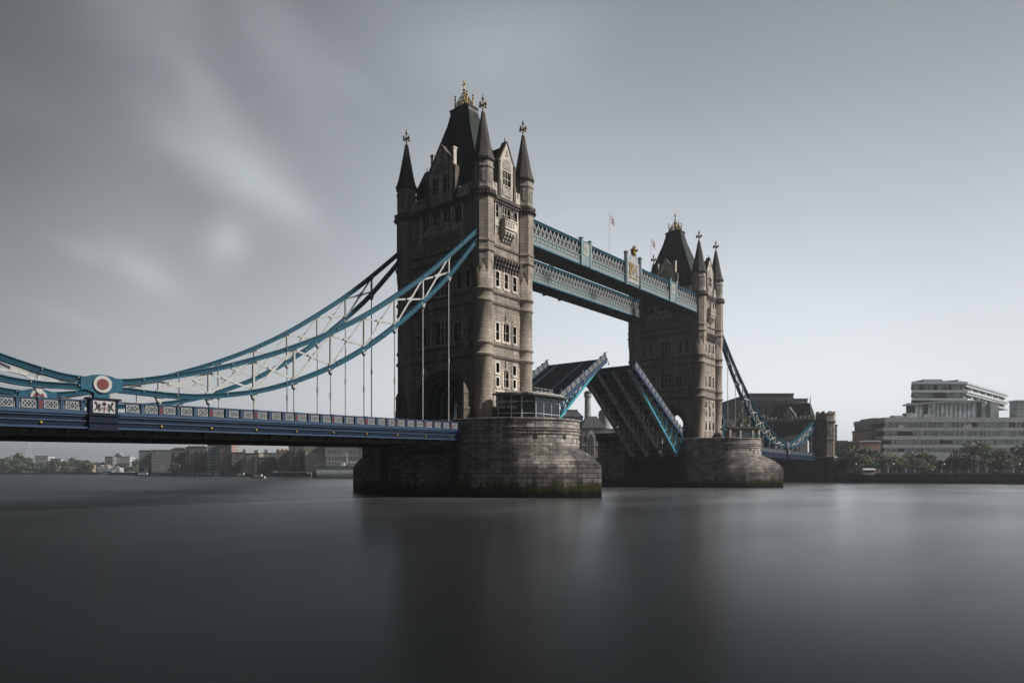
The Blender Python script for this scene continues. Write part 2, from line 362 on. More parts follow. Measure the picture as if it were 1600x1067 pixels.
MT['bank'] = plain('river_bank_ground', (.10, .10, .09), .9)
MT['bankw'] = stone('embankment_stone', (.085, .085, .08), 'flat', 1.4, .6, algae=True)
bk = MB(); bk.prism([(176, -11), (176, -700), (2800, -700), (2800, 2800), W(-1500, 2600), W(-900, 1100), W(-200, 1010), W(0, 985), W(110, 960), W(215, 700), W(400, 615), W(500, 500), W(620, 420), W(720, 360), W(820, 300), (176, 70), (176, 11)], -.8, 2.95)
tag(bk.build('bank', 'bank'), None, None, kind='structure')

# ------------------------------------------------------------------ towers
B1, B2, B3, B4, B5, B6 = 23.0, 24.9, 31.7, 33.5, 39.7, 41.2
ZB, ZC, ZT = 11.9, 48.5, 49.4
def window(fc, root, s0, s1, z0, z1, lights=2, trans=1, b=.17, quoin=True, arch=False, depth=.42, mat='trim'):
    m = MB()
    fc.box(m, s0-b, s0, z0-b, z1+b, -depth, .06); fc.box(m, s1, s1+b, z0-b, z1+b, -depth, .06)
    fc.box(m, s0, s1, z1, z1+b, -depth, .06); fc.box(m, s0-b*1.3, s1+b*1.3, z0-b*1.6, z0-.001, -depth, .13)
    if quoin:
        k = 0; z = z0
        while z < z1-.2:
            fc.box(m, s0-b-.14, s0-b, z, z+.26, -.05, .055); fc.box(m, s1+b, s1+b+.14, z, z+.26, -.05, .055); z += .55
    w_ = (s1-s0)/lights; t = .055 if lights > 1 else .04
    for k in range(1, lights): fc.box(m, s0+k*w_-t, s0+k*w_+t, z0, z1, -depth+.05, -.08)
    for k in range(1, trans+1):
        z = z0+(z1-z0)*k/(trans+1); fc.box(m, s0, s1, z-.05, z+.05, -depth+.06, -.10)
    if arch:     # small pointed heads in every light
        for k in range(lights):
            a, c = s0+k*w_+t*.9, s0+(k+1)*w_-t*.9; md = (a+c)/2; hh = min(.8, w_*.7)
            fc.poly(m, [(a, z1-hh), (a+(md-a)*.35, z1-hh*.35), (md, z1-.02), (a, z1-.02)], -depth+.05, -.12)
            fc.poly(m, [(c, z1-hh), (c, z1-.02), (md, z1-.02), (c-(c-md)*.35, z1-hh*.35)], -depth+.05, -.12)
    fr = m.build('window', mat, root)
    g = MB(); g.quad(fc.p(s0, -depth+.02, z0), fc.p(s1, -depth+.02, z0), fc.p(s1, -depth+.02, z1), fc.p(s0, -depth+.02, z1)); g.build('pane', 'glass', fr)
    return (s0, s1, z0, z1)
def archline(hw, zs, zt, n=14, p=2.0):
    return [(hw*math.cos(PI*k/n), zs+(zt-zs)*(abs(math.sin(PI*k/n)))**(2/p)) for k in range(n+1)]

def corbels(fc, m, s0, s1, n, z0, z1, n1, wf=.45):
    st = (s1-s0)/n
    for k in range(n):
        a = s0+(k+.5)*st-st*wf/2; b_ = a+st*wf; h = (z1-z0)/3
        for j in range(3): fc.box(m, a, b_, z0+j*h, z0+(j+1)*h-.001, 0, n1*(j+1)/3)

def build_tower(label):
    T = empty('bridge_tower', (0, 0, 0)); tag(T, label, 'tower', 'stone bridge towers')
    # ---- river faces
    for sg in (-1, 1):
        fc = Face((0, sg*9.65), (-sg, 0), (0, sg)); ops = []
        if sg == 1: fc = Face((0, 9.65), (-1, 0), (0, 1))
        O = lambda *a, **k: ops.append(window(fc, T, *a, **k))
        for s in (-2.25, 0, 2.25): O(s-.42, s+.42, 34.55, 36.95, lights=1, b=.26)
        O(-2.65, -1.85, 25.7, 28.5, lights=1, b=.24); O(-.72, .72, 25.7, 28.6, lights=2, b=.26); O(1.85, 2.65, 25.7, 28.5, lights=1, b=.24)
        for s in (-2.2, 2.2): O(s-.4, s+.4, 20.3, 21.9, lights=1, b=.24, trans=0); O(s-.36, s+.36, 18.1, 19.5, lights=1, b=.24, trans=0)
        O(-.62, .62, 18.1, 20.8, lights=2, b=.24, arch=True)
        for s in (-2.2, 0, 2.2): O(s-.5, s+.5, 14.6, 16.7, lights=1, b=.25, arch=True, trans=0)
        O(-2.75, -2.05, 45.9, 48.0, lights=1, b=.12, quoin=False); O(2.05, 2.75, 45.9, 48.0, lights=1, b=.12, quoin=False)
        O(-1.05, 1.05, 45.9, 48.0, lights=3, b=.14, quoin=False, arch=True)
        m = MB(); fc.wall(m, -5.24, 5.24, ZB, ZC, ops); m.build('river_wall', 'gran', T)
        for z, h, p in ((B1, .32, .22), (B2, .28, .18), (B3, .26, .16), (B4, .30, .20), (B5, .30, .20), (B6, .26, .16)):
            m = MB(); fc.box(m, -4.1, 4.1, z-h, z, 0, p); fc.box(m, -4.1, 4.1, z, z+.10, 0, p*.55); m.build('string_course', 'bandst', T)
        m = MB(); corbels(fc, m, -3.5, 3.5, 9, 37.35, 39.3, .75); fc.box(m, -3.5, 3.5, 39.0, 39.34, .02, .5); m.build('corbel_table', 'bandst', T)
        # pale dressed ground storey and carved panels
        m = MB(); fc.box(m, -3.1, 3.1, 17.15, 17.55, 0, .12)
        for s in (-1.15, 1.15): fc.box(m, s-.18, s+.18, 13.2, 17.1, 0, .09)
        for s in (-3.0, 3.0): fc.box(m, s-.14, s+.14, 13.2, 17.1, 0, .09)
        m.build('ground_storey_dressing', 'trim', T)
        for z, zz in ((20.95, 22.5), (28.8, 30.2)):   # carved finials above the middle windows
            m = MB(); fc.poly(m, [(-.5, z), (.5, z), (.16, z+.45), (.1, zz-.5), (.28, zz-.25), (.08, zz-.2), (0, zz), (-.08, zz-.2), (-.28, zz-.25), (-.1, zz-.5), (-.16, z+.45)], .0, .16); m.build('carved_finial', 'trim', T)
        # oriel balcony
        m = MB(); fc.box(m, -3.05, 3.05, 44.5, 45.65, .0, .14); fc.box(m, -3.0, -2.8, 43.0, 48.2, 0, .16); fc.box(m, 2.8, 3.0, 43.0, 48.2, 0, .16)
        fc.box(m, -1.45, 1.45, 44.35, 45.7, .1, 1.0); fc.box(m, -1.6, 1.6, 45.7, 45.88, .1, 1.12); fc.box(m, -1.6, 1.6, 44.15, 44.35, .1, 1.12)
        for k, (hw, n1) in enumerate(((1.4, .92), (1.3, .72), (1.15, .5))): fc.box(m, -hw, hw, 43.75-.4*k, 44.15-.4*k, 0, n1)
        bal = m.build('balcony', 'trim', T)
        m = MB(); corbels(fc, m, -1.45, 1.45, 4, 42.2, 43.7, .95, .5); m.build('corbel', 'carve', bal); m = MB()
        for k in range(4): fc.box(m, -1.2+k*.62, -.85+k*.62, 44.6, 45.45, 1.0, 1.06)
        m.build('carving', 'carve', bal)
        # gable
        gf = Face(fc.p(0, .12, 0)[:2], fc.sd, fc.nd); go = [window(gf, T, -1.0, 1.0, 51.7, 54.1, lights=3, arch=True, b=.12, quoin=False, depth=.35)]
        m = MB(); gf.wall(m, -1.85, 1.85, ZT, 54.9, go, .4)
        gf.poly(m, [(-1.85, 54.9), (1.85, 54.9), (1.85, 55.6), (0, 59.0), (-1.85, 55.6)], -.9, 0)
        gf.box(m, -1.85, -1.849, ZT, 54.9, -.9, 0); gf.box(m, 1.849, 1.85, ZT, 54.9, -.9, 0)
        gb = m.build('gable', 'trim', T)
        m = MB()
        for q in (-1, 1):
            a, b_ = Vector(gf.p(q*2.05, -.45, 55.4)), Vector(gf.p(0, -.45, 59.2)); m.beam(a, b_, 1.1, .22, up=(0, 0, 1))
            gf.box(m, q*2.0-.3, q*2.0+.3, ZT, 52.2, -.9, .2); gf.box(m, q*1.95-.22, q*1.95+.22, 52.2, 55.4, -.8, .14); gf.box(m, q*2.05-.3, q*2.05+.3, 55.2, 55.6, -.9, .22)
        m.lathe([(.06, 59.0), (.16, 59.3), (.05, 59.5), (.12, 59.75), (.02, 60.0)], gf.p(0, -.4, 0)[:2], 6)
        m.build('coping', 'bandst', gb)
        m = MB(); gf.poly(m, [(-1.05, 54.45)]+[(-x, z) for x, z in archline(1.05, 54.5, 56.2, 10)[::1]][::1], 0, .10); m.build('tympanum', 'carve', gb)
        m = MB(); gf.box(m, -1.2, 1.2, 50.0, 51.2, 0, .12); m.build('carved_panel', 'carve', gb); m = MB(); gf.poly(m, [(-.3, 56.7), (.3, 56.7), (0, 57.8)], 0, .1); m.build('carved_panel', 'carve', gb)
        m = MB(); i = [gf.p(-2.0, -.9, 54.6), gf.p(2.0, -.9, 54.6), gf.p(0, -.9, 58.6), gf.p(-2.0, -5.2, 54.6), gf.p(2.0, -5.2, 54.6), gf.p(0, -5.2, 58.6)]
        m.quad(i[0], i[2], i[5], i[3]); m.quad(i[1], i[4], i[5], i[2]); m.quad(i[0], i[1], i[2])
        for q in (-1, 1): m.quad(gf.p(q*1.8, -.9, 50), gf.p(q*1.8, -4.5, 50), gf.p(q*1.8, -4.5, 54.8), gf.p(q*1.8, -.9, 54.8))
        m.build('dormer_roof', 'roof', gb)
        for q in (-1, 1):
            m = MB(); a, b_ = sorted((q*2.3, q*3.9)); fc.box(m, a, b_, ZT, 50.5, -.35, .12)
            for c in (2.45, 3.15): a, b_ = sorted((q*c, q*(c+.42))); fc.box(m, a, b_, 50.5, 51.5, -.33, .10)
            m.build('battlement', 'trim', T)
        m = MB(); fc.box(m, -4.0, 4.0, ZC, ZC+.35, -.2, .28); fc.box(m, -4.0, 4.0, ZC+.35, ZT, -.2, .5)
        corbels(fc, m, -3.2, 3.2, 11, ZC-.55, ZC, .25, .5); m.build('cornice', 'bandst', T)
    # ---- roadway faces
    for sg in (-1, 1):
        fc = Face((sg*5.5, 0), (0, sg), (sg, 0)); ops = []
        O = lambda *a, **k: ops.append(window(fc, T, *a, **k))
        for s in (-3.85, -1.28, 1.28, 3.85): O(s-.72, s+.72, 45.75, 48.3, lights=2, b=.3, quoin=False)
        O(-1.45, 1.45, 33.9, 38.4, lights=3, b=.22, arch=True, trans=2)
        for s in (-6.1, -4.2, 4.2, 6.1): O(s-.45, s+.45, 34.4, 37.2, lights=1, b=.14)
        O(-1.35, 1.35, 25.6, 29.8, lights=3, b=.2, trans=2, arch=True)
        for s in (-3.75, 3.75): O(s-.85, s+.85, 25.7, 28.8, lights=2, b=.18, trans=1)
        m = MB(); fc.wall(m, -9.15, 9.15, 21.4, ZC, [o for o in ops], .45)
        for q in (-1, 1):
            a, b_ = sorted((q*6.2, q*9.15)); m.quad(fc.p(a, 0, ZB-2), fc.p(b_, 0, ZB-2), fc.p(b_, 0, 21.4), fc.p(a, 0, 21.4))
        A = archline(6.2, 16.2, 21.2, 18)
        for (s0, z0), (s1, z1) in zip(A, A[1:]): m.quad(fc.p(s1, 0, z1), fc.p(s0, 0, z0), fc.p(s0, 0, 21.4), fc.p(s1, 0, 21.4))
        for q in (-1, 1): pass
        m.build('roadway_wall', 'gran', T)
        m = MB()     # three receding orders of the arch
        for j, (h0, t0, h1, t1, n0) in enumerate(((6.2, 21.2, 5.65, 20.75, .10), (5.65, 20.75, 5.1, 20.3, -.35), (5.1, 20.3, 4.5, 19.85, -.8))):
            P = [(6.2-.55*j, ZB-2)]+archline(h0, 16.2, t0, 18)+[(-6.2+.55*j, ZB-2)]; Q = [(h1, ZB-2)]+archline(h1, 16.2, t1, 18)+[(-h1, ZB-2)]
            for k in range(len(P)-1):
                m.quad(fc.p(P[k+1][0], n0, P[k+1][1]), fc.p(P[k][0], n0, P[k][1]), fc.p(Q[k][0], n0, Q[k][1]), fc.p(Q[k+1][0], n0, Q[k+1][1]))
                m.quad(fc.p(Q[k+1][0], n0, Q[k+1][1]), fc.p(Q[k][0], n0, Q[k][1]), fc.p(Q[k][0], n0-.45, Q[k][1]), fc.p(Q[k+1][0], n0-.45, Q[k+1][1]))
                if j == 0: m.quad(fc.p(P[k][0], n0, P[k][1]), fc.p(P[k+1][0], n0, P[k+1][1]), fc.p(P[k+1][0], -.1, P[k+1][1]), fc.p(P[k][0], -.1, P[k][1]))
        m.build('archway', 'bandst', T)
        for z, h, p in ((B1, .32, .24), (B2, .28, .2), (B3, .26, .18), (B4, .30, .22), (B5, .30, .22), (B6, .26, .18)):
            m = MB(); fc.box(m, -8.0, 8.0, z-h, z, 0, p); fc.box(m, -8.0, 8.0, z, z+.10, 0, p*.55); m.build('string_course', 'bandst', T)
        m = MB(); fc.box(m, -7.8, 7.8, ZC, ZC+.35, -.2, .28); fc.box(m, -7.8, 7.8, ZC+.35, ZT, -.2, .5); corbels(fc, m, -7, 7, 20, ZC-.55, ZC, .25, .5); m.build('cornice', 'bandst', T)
        # long balcony
        m = MB(); fc.box(m, -5.2, 5.2, 44.35, 45.4, .05, .35); fc.box(m, -2.4, 2.4, 44.2, 45.45, .3, 1.15); fc.box(m, -2.6, 2.6, 45.45, 45.62, .25, 1.3)
        fc.box(m, -2.5, 2.5, 44.0, 44.2, .2, 1.25); fc.box(m, -2.2, 2.2, 43.5, 44.0, .0, .8)
        for s in (-5.0, -2.57, 0, 2.57, 5.0): fc.box(m, s-.17, s+.17, 45.62, 48.4, .02, .3)
        for s in (-5.1, 5.1): fc.box(m, s-.2, s+.2, 43.2, 44.35, .02, .4)
        bal = m.build('balcony', 'trim', T)
        m = MB(); corbels(fc, m, -2.2, 2.2, 5, 42.3, 43.95, 1.0, .45); m.build('corbel', 'carve', bal); m = MB()
        for k in range(7): fc.box(m, -2.1+k*.62, -1.72+k*.62, 44.5, 45.25, 1.15, 1.2)
        m.build('carving', 'carve', bal)
        # canopied niches beside the middle windows
        for q in (-1, 1):
            s = q*6.1; m = MB(); fc.poly(m, [(s-.6, 27.6), (s+.6, 27.6), (s+.25, 29.2), (s, 30.4), (s-.25, 29.2)], 0, .5)
            fc.box(m, s-.62, s+.62, 25.1, 25.5, 0, .8); fc.box(m, s-.45, s+.45, 24.7, 25.1, 0, .6); fc.box(m, s-.25, s+.25, 24.2, 24.7, 0, .4)
            fc.box(m, s-.22, s+.22, 25.5, 27.1, .1, .45); fc.box(m, s-.13, s+.13, 27.1, 27.4, .15, .4); m.build('statue_niche', 'carve', T)
        # gable with two windows
        gf = Face(fc.p(0, .15, 0)[:2], fc.sd, fc.nd)
        go = [window(gf, T, s-.72, s+.72, 51.2, 54.3, lights=2, arch=True, b=.16, quoin=False, depth=.35) for s in (-1.25, 1.25)]
        m = MB(); gf.wall(m, -3.15, 3.15, ZT, 54.9, go, .4)
        gf.poly(m, [(-3.15, 54.9), (3.15, 54.9), (2.4, 55.6), (2.1, 56.6), (.5, 58.9), (0, 59.3), (-.5, 58.9), (-2.1, 56.6), (-2.4, 55.6)], -.9, 0)
        for q in (-1, 1): a, b_ = sorted((q*3.15, q*3.149)); gf.box(m, a, b_, ZT, 54.9, -.9, 0)
        gb = m.build('gable', 'trim', T)
        m = MB()
        for q in (-1, 1):
            m.beam(gf.p(q*2.3, -.45, 56.4), gf.p(0, -.45, 59.45), 1.1, .22); m.beam(gf.p(q*3.3, -.45, 54.8), gf.p(q*2.3, -.45, 56.2), 1.1, .2)
            gf.box(m, q*3.2-.35, q*3.2+.35, ZT, 53.0, -.95, .3); gf.box(m, q*3.2-.25, q*3.2+.25, 53.0, 55.2, -.8, .2)
        m.build('coping', 'bandst', gb)
        for q in (-1, 1):
            m = MB(); gf.box(m, q*2.45-.3, q*2.45+.3, 55.0, 58.3, -.9, -.2); gf.box(m, q*2.45-.38, q*2.45+.38, 58.3, 58.6, -1.0, -.1); m.build('chimney', 'trim', gb)
        m = MB(); gf.poly(m, [(-1.7, 54.7), (1.7, 54.7), (1.5, 55.6), (0, 56.9), (-1.5, 55.6)], 0, .1); m.build('carved_panel', 'carve', gb); m = MB(); gf.poly(m, [(-.3, 57.2), (.3, 57.2), (0, 58.5)], 0, .1); m.build('carved_panel', 'carve', gb)
        for s in (-1.25, 1.25): m = MB(); gf.box(m, s-.7, s+.7, 50.1, 50.9, 0, .1); m.build('carved_panel', 'carve', gb)
        m = MB(); i = [gf.p(-3.2, -.9, 54.4), gf.p(3.2, -.9, 54.4), gf.p(0, -.9, 58.9), gf.p(-3.2, -4.2, 54.4), gf.p(3.2, -4.2, 54.4), gf.p(0, -4.2, 58.9)]
        m.quad(i[0], i[2], i[5], i[3]); m.quad(i[1], i[4], i[5], i[2]); m.quad(i[0], i[1], i[2])
        for q in (-1, 1): m.quad(gf.p(q*3.1, -.9, 50), gf.p(q*3.1, -3.5, 50), gf.p(q*3.1, -3.5, 54.6), gf.p(q*3.1, -.9, 54.6))
        m.build('dormer_roof', 'roof', gb)
        for q in (-1, 1):
            m = MB(); a, b_ = sorted((q*3.55, q*8.0)); fc.box(m, a, b_, ZT, 50.5, -.35, .12)
            for c in (3.8, 4.7, 5.6, 6.5, 7.3): a, b_ = sorted((q*c, q*(c+.5))); fc.box(m, a, b_, 50.5, 51.5, -.33, .10)
            m.build('battlement', 'trim', T)
    # ---- passage lining with painted steel ribs
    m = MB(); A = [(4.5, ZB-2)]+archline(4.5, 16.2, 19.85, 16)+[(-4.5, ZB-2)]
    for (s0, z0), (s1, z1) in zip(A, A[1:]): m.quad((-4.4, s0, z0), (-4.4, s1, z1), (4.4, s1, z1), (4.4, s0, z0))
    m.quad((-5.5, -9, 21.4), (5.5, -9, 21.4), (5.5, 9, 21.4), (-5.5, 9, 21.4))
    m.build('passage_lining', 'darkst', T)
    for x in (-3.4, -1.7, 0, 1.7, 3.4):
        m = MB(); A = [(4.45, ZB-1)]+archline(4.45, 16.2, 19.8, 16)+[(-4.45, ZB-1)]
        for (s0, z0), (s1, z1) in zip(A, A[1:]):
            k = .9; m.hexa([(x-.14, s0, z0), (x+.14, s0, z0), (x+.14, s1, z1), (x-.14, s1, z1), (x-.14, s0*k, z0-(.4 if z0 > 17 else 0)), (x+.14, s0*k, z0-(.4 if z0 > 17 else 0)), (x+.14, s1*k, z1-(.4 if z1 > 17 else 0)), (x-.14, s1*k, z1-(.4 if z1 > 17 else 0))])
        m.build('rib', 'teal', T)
    m = MB(); m.box(-5.4, 5.4, -4.05, -3.95, ZB, 13.3); m.box(-5.4, 5.4, 3.95, 4.05, ZB, 13.3); m.build('barrier', 'teal', T)
    # ---- turrets
    for tx in (-5.24, 5.24):
        for ty in (-9.15, 9.15):
            m = MB(); r = 1.58
            prof = [(r+.22, ZB), (r+.22, ZB+.5), (r, ZB+.7)]
            for z, p in ((B1, .28), (B2, .22), (B3, .20), (B4, .26)): prof += [(r, z-.5), (r+p*.6, z-.34), (r+p, z-.22), (r+p, z), (r+.03, z+.22)]
            prof += [(r, 38.2)]
            m.lathe(prof, n=32)
            for a, b_ in zip(list(m.uv), list(m.uv)): pass
            sh = m.build('turret', 'gran_uv', T, (tx, ty, 0))
            for p in sh.data.polygons:
                p.use_smooth = abs(p.normal.z) < .3
            m = MB(); ro = 1.84
            for k in range(8):      # broaches: octagon corners die into the round shaft
                a = PI/8+k*PI/4; c, s_ = math.cos(a), math.sin(a); a0, a1 = a-PI/8, a+PI/8; ri = ro*math.cos(PI/8)
                top = [(ri*math.cos(a0), ri*math.sin(a0), 38.2), (ro*c, ro*s_, 38.2), (ri*math.cos(a1), ri*math.sin(a1), 38.2)]; tip = (1.55*c, 1.55*s_, 35.2)
                m.quad(top[0], tip, top[1]); m.quad(top[1], tip, top[2])
            m.build('broach', 'gran', sh)
            m = MB(); m.lathe([(ro, 38.2), (ro, B5-.35), (ro+.22, B5-.25), (ro+.22, B5), (ro+.02, B5+.15), (ro+.02, B6-.3), (ro+.18, B6-.22), (ro+.18, B6), (ro, B6+.12), (ro, ZC-.3)], n=8, phase=PI/8); m.build('octagonal_shaft', 'gran_uv', sh)
            m = MB(); m.lathe([(ro, ZC-.3), (ro+.15, ZC-.1), (ro+.2, ZC+.2), (ro+.42, ZC+.5), (ro+.45, ZT-.05), (ro-.1, ZT+.2)], n=8, phase=PI/8)
            for k in range(24):
                a = 2*PI*k/24; c, s_ = math.cos(a), math.sin(a); m.beam((1.8*c, 1.8*s_, ZC-.1), (2.2*c, 2.2*s_, ZC+.15), .2, .4)
            m.build('cornice', 'bandst', sh)
            rb = 1.72; m = MB(); m.lathe([(rb, ZT+.1), (rb+.08, ZT+.3), (rb, ZT+.5), (rb, 52.8), (rb+.14, 52.9), (rb+.14, 53.1), (rb, 53.25), (rb, 54.1)], n=8, phase=PI/8)
            bf = m.build('belfry', 'trim_uv', sh)
            m = MB(); ri = rb*math.cos(PI/8)+.01
            for k in range(8):
                a = k*PI/4; c, s_ = math.cos(a), math.sin(a); ff = Face((ri*c, ri*s_), (-s_, c), (c, s_))
                ff.box(m, -.36, .36, 50.5, 50.62, 0, .06); ff.box(m, -.36, -.28, 50.6, 52.3, 0, .06); ff.box(m, .28, .36, 50.6, 52.3, 0, .06); ff.poly(m, [(-.36, 52.0), (.36, 52.0), (.36, 52.5), (0, 52.75), (-.36, 52.5)], 0, .06)
                ff.poly(m, [(-.22, 50.7), (.22, 50.7), (.1, 51.3), (.2, 51.7), (0, 52.0), (-.2, 51.7), (-.1, 51.3)], 0, .05)
            m.build('blind_panel', 'carve', bf)
            m = MB(); m.lathe([(rb+.05, 53.95), (rb+.28, 54.15), (rb+.32, 54.45), (rb+.14, 54.75), (1.58, 55.6), (1.30, 56.9), (.30, 62.2), (.1, 62.3)], n=8, phase=PI/8)
            spn = m.build('spire', 'slate', sh)
            m = MB(); m.lathe([(.30, 62.1), (.36, 62.25), (.16, 62.45), (.14, 63.1), (.3, 63.3), (.16, 63.5), (.14, 64.2), (.27, 64.35), (.26, 64.5), (.1, 64.7), (.14, 64.85), (.02, 65.15)], n=8)
            for dx, dy in ((1, 0), (0, 1)):
                m.beam((-.62*dx, -.62*dy, 63.5), (.62*dx, .62*dy, 63.5), .16, .2)
                for q in (-1, 1): m.lathe([(.05, 63.15), (.2, 63.3), (.22, 63.6), (.14, 63.8), (.02, 63.9)], (q*.62*dx, q*.62*dy), 6)
            m.build('cross_finial', 'carve', spn)
    # ---- main roof and gilded cresting
    m = MB(); rs = []
    for hx, hy, z in ((4.95, 8.5, 50.2), (4.6, 7.9, 51.2), (1.55, 2.7, 64.9), (1.2, 2.15, 67.0)): rs.append([(-hx, -hy, z), (hx, -hy, z), (hx, hy, z), (-hx, hy, z)])
    m.rings(rs)
    for q in (-1, 1):
        for k in range(9):
            f_ = (k-4)/4.5; m.beam((q*4.62, f_*7.9, 51.2), (q*1.57, f_*2.7, 64.9), .10, .08)
    mr = m.build('main_roof', 'roof', T)
    m = MB(); rs = []
    for d, z in ((.02, 66.5), (.06, 66.7), (.02, 67.3), (.12, 67.5), (.14, 67.75), (-.2, 67.95), (-.4, 68.12)): rs.append([(-1.2-d, -2.15-d, z), (1.2+d, -2.15-d, z), (1.2+d, 2.15+d, z), (-1.2-d, 2.15+d, z)])
    m.rings(rs); m.build('roof_crown', 'black', mr)
    m = MB()
    for x in (-.8, .8):
        for y in (-1.4, 1.4): m.lathe([(.2, 68.0), (.13, 68.4), (.11, 69.4), (.2, 69.55), (.1, 69.7), (.07, 69.9), (.18, 70.1), (.02, 70.4)], (x, y), 6)
    m.lathe([(.14, 68.1), (.10, 71.0), (.28, 71.2), (.1, 71.4), (.08, 72.0), (.24, 72.2), (.08, 72.4), (.12, 72.7), (.02, 73.1)], (0, 0), 6)
    m.beam((-.35, 0, 72.2), (.35, 0, 72.2), .1, .12); m.beam((0, -.35, 72.2), (0, .35, 72.2), .1, .12)
    for x in (-.8, .8):
        m.beam((x, -1.4, 68.2), (x, 1.4, 68.2), .12, .2)
        for k in range(5):
            y = -1.12+k*.56; h = 68.3+2.0*(1-abs(y)/1.75); m.beam((x, y-.28, 68.2), (x*(1-.5*(h-68.3)/2.6), y*.9, h), .08, .1); m.beam((x, y+.28, 68.2), (x*(1-.5*(h-68.3)/2.6), y*.9, h), .08, .1); m.lathe([(.03, h-.1), (.15, h+.06), (.02, h+.26)], (x*(1-.5*(h-68.3)/2.6), y*.9), 5)
        for y in (-1.4, 1.4): m.beam((x, y, 68.3), (0, 0, 71.0), .09, .1)
        for y in (-.7, .7): m.beam((x, y, 68.3), (0, 0, 70.5), .08, .08)
    for y in (-1.4, 1.4):
        m.beam((-.8, y, 68.2), (.8, y, 68.2), .12, .2)
        for k in range(3):
            x = -.5+k*.5; h = 69.6-abs(x)*.7; m.beam((x-.25, y, 68.2), (x, y*.85, h), .08, .1); m.beam((x+.25, y, 68.2), (x, y*.85, h), .08, .1)
    m.build('cresting', 'gold', mr)
    # ---- carved pedestals at the outer arch
    for sg in (-1, 1):
        for q in (-1, 1):
            m = MB(); m.box(-8.9, -7.3, q*7.5-.75, q*7.5+.75, ZB-2, 14.0); m.rings([[(-8.1+a*h, q*7.5+b_*h, z) for a, b_ in ((-1, -1), (1, -1), (1, 1), (-1, 1))] for h, z in ((.85, 14.0), (.85, 14.25), (.62, 14.5), (.6, 16.4), (.7, 16.6), (.45, 17.4), (.25, 17.9), (.05, 18.4))])
            if sg < 0: m.build('pedestal', 'bandst', T)
    return T
near_tower = build_tower('nearer stone bridge tower, larger and darker, with gilded cresting, beside the raised road')
far_tower = copy_tree(near_tower); far_tower.location = (L, 0, 0); far_tower.rotation_euler = (0, 0, PI)
far_tower['label'] = 'farther stone bridge tower, smaller in view, with a dark green slate roof'

# ------------------------------------------------------------------ piers
def build_pier(label):
    P = empty('bridge_pier'); tag(P, label, 'pier', 'granite river piers')
    NS = 33
    def half(tip, k):      # one rounded end, with the pointed cutwater (scaled by k) breaking out of it
        out = []; hgt = tip-9.3
        og = [(10.7*k*(1-(j/40)**1.9), hgt*k*j/40) for j in range(41)]
        oa = [math.atan2(y, x) for x, y in og]; orr = [math.hypot(x, y) for x, y in og]; oa[-1] = PI/2
        for j in range(NS):
            th = PI*j/(NS-1); t2 = th if th <= PI/2 else PI-th
            re = 1/math.sqrt((math.cos(t2)/10.7)**2+(math.sin(t2)/13.3)**2); ro = float(np.interp(t2, oa, orr)) if k > 0 else 0
            r = max(re, ro); out.append((r*math.cos(th), 9.3+r*math.sin(th)))
        return out
    def ring(k, z, g=0):
        a = [(x, -y) for x, y in half(28.4, k)]; b_ = half(30.6, k)
        pts = [(-x, y) for x, y in a] + b_           # anticlockwise
        return [(x*(1+g), y*(1+g*.6), z) for x, y in pts]
    m = MB(); R_ = [ring(1, z) for z in (-1.5, 0, 1.5, 3, 4.7)]
    for k, z in ((.985, 5.1), (.955, 5.6), (.915, 6.2), (.865, 6.8), (.81, 7.3), (.755, 7.75), (.70, 8.15), (.6, 8.6), (0, 8.7)): R_.append(ring(k, z))
    for z, g in ((9.75, 0), (9.8, .012), (9.98, .012), (10.02, .004), (10.2, .004), (10.24, .016), (10.42, .016), (10.46, .005), (10.62, .005), (10.66, .018), (10.8, .018), (10.86, 0), (11.85, 0), (11.9, .014), (12.15, .014), (12.2, 0)): R_.append(ring(0, z, g))
    m.rings(R_); b = m.build('masonry', 'pier', P)
    for p in b.data.polygons: p.use_smooth = True
    b.data.set_sharp_from_angle(angle=R(32)) if hasattr(b.data, 'set_sharp_from_angle') else None
    m = MB(); m.prism([(x*.97, y*.97) for x, y, _ in ring(0, 12)], 12.21, 12.24); m.build('paving', 'piertop', P)
    # black blocks paint the dark of drain openings under the mouldings and the sluice slot near the tip
    for k, j in enumerate((11, 15, 19, 24, 42, 48)):
        r = ring(0, 9.3); x, y, _ = r[j]; x2, y2, _ = r[j+1]; d = Vector((x2-x, y2-y)).normalized(); nrm = (d.y, -d.x)
        f = Face((x, y), (d.x, d.y), nrm); m = MB(); f.box(m, -.3, .3, 8.95, 9.6, -.2, .025); m.build('drain_opening', 'black', P)
    # dark slab painting the shade of the bascule chamber opening, and pilasters, on the side that faces the opening span
    f = Face((10.7, 0), (0, 1), (1, 0)); m = MB(); f.box(m, -6.6, 7.4, .4, 11.4, -.1, .06); m.build('dark_chamber_opening', 'under', P)
    for s in (-4.6, -1.4, 1.8, 5.0): m = MB(); f.box(m, s-1.1, s+1.1, 4.6, 6.6, .05, .12); m.build('chamber_panel', 'navy', P)
    for s in (-7.6, 8.2): m = MB(); f.box(m, s-.8, s+.8, -1, 11.6, 0, .45); m.build('pilaster', 'bankw', P)
    f = Face((-10.7, 0), (0, -1), (-1, 0))
    for s in (-8.4, 8.4): m = MB(); f.box(m, s-.8, s+.8, -1, 8.6, 0, .5); m.build('pilaster', 'bankw', P)
    m = MB(); f.box(m, -7.6, 7.6, 6.7, 7.4, 0, .35); m.build('ledge', 'bankw', P)
    return P
near_pier = build_pier('nearer granite pier with pointed cutwater and green weed at the waterline')
far_pier = copy_tree(near_pier); far_pier.location = (L, 0, 0); far_pier.rotation_euler = (0, 0, 0)
far_pier.scale = (-1, 1, 1)
far_pier['label'] = 'farther granite pier standing under the far tower and its raised leaf'

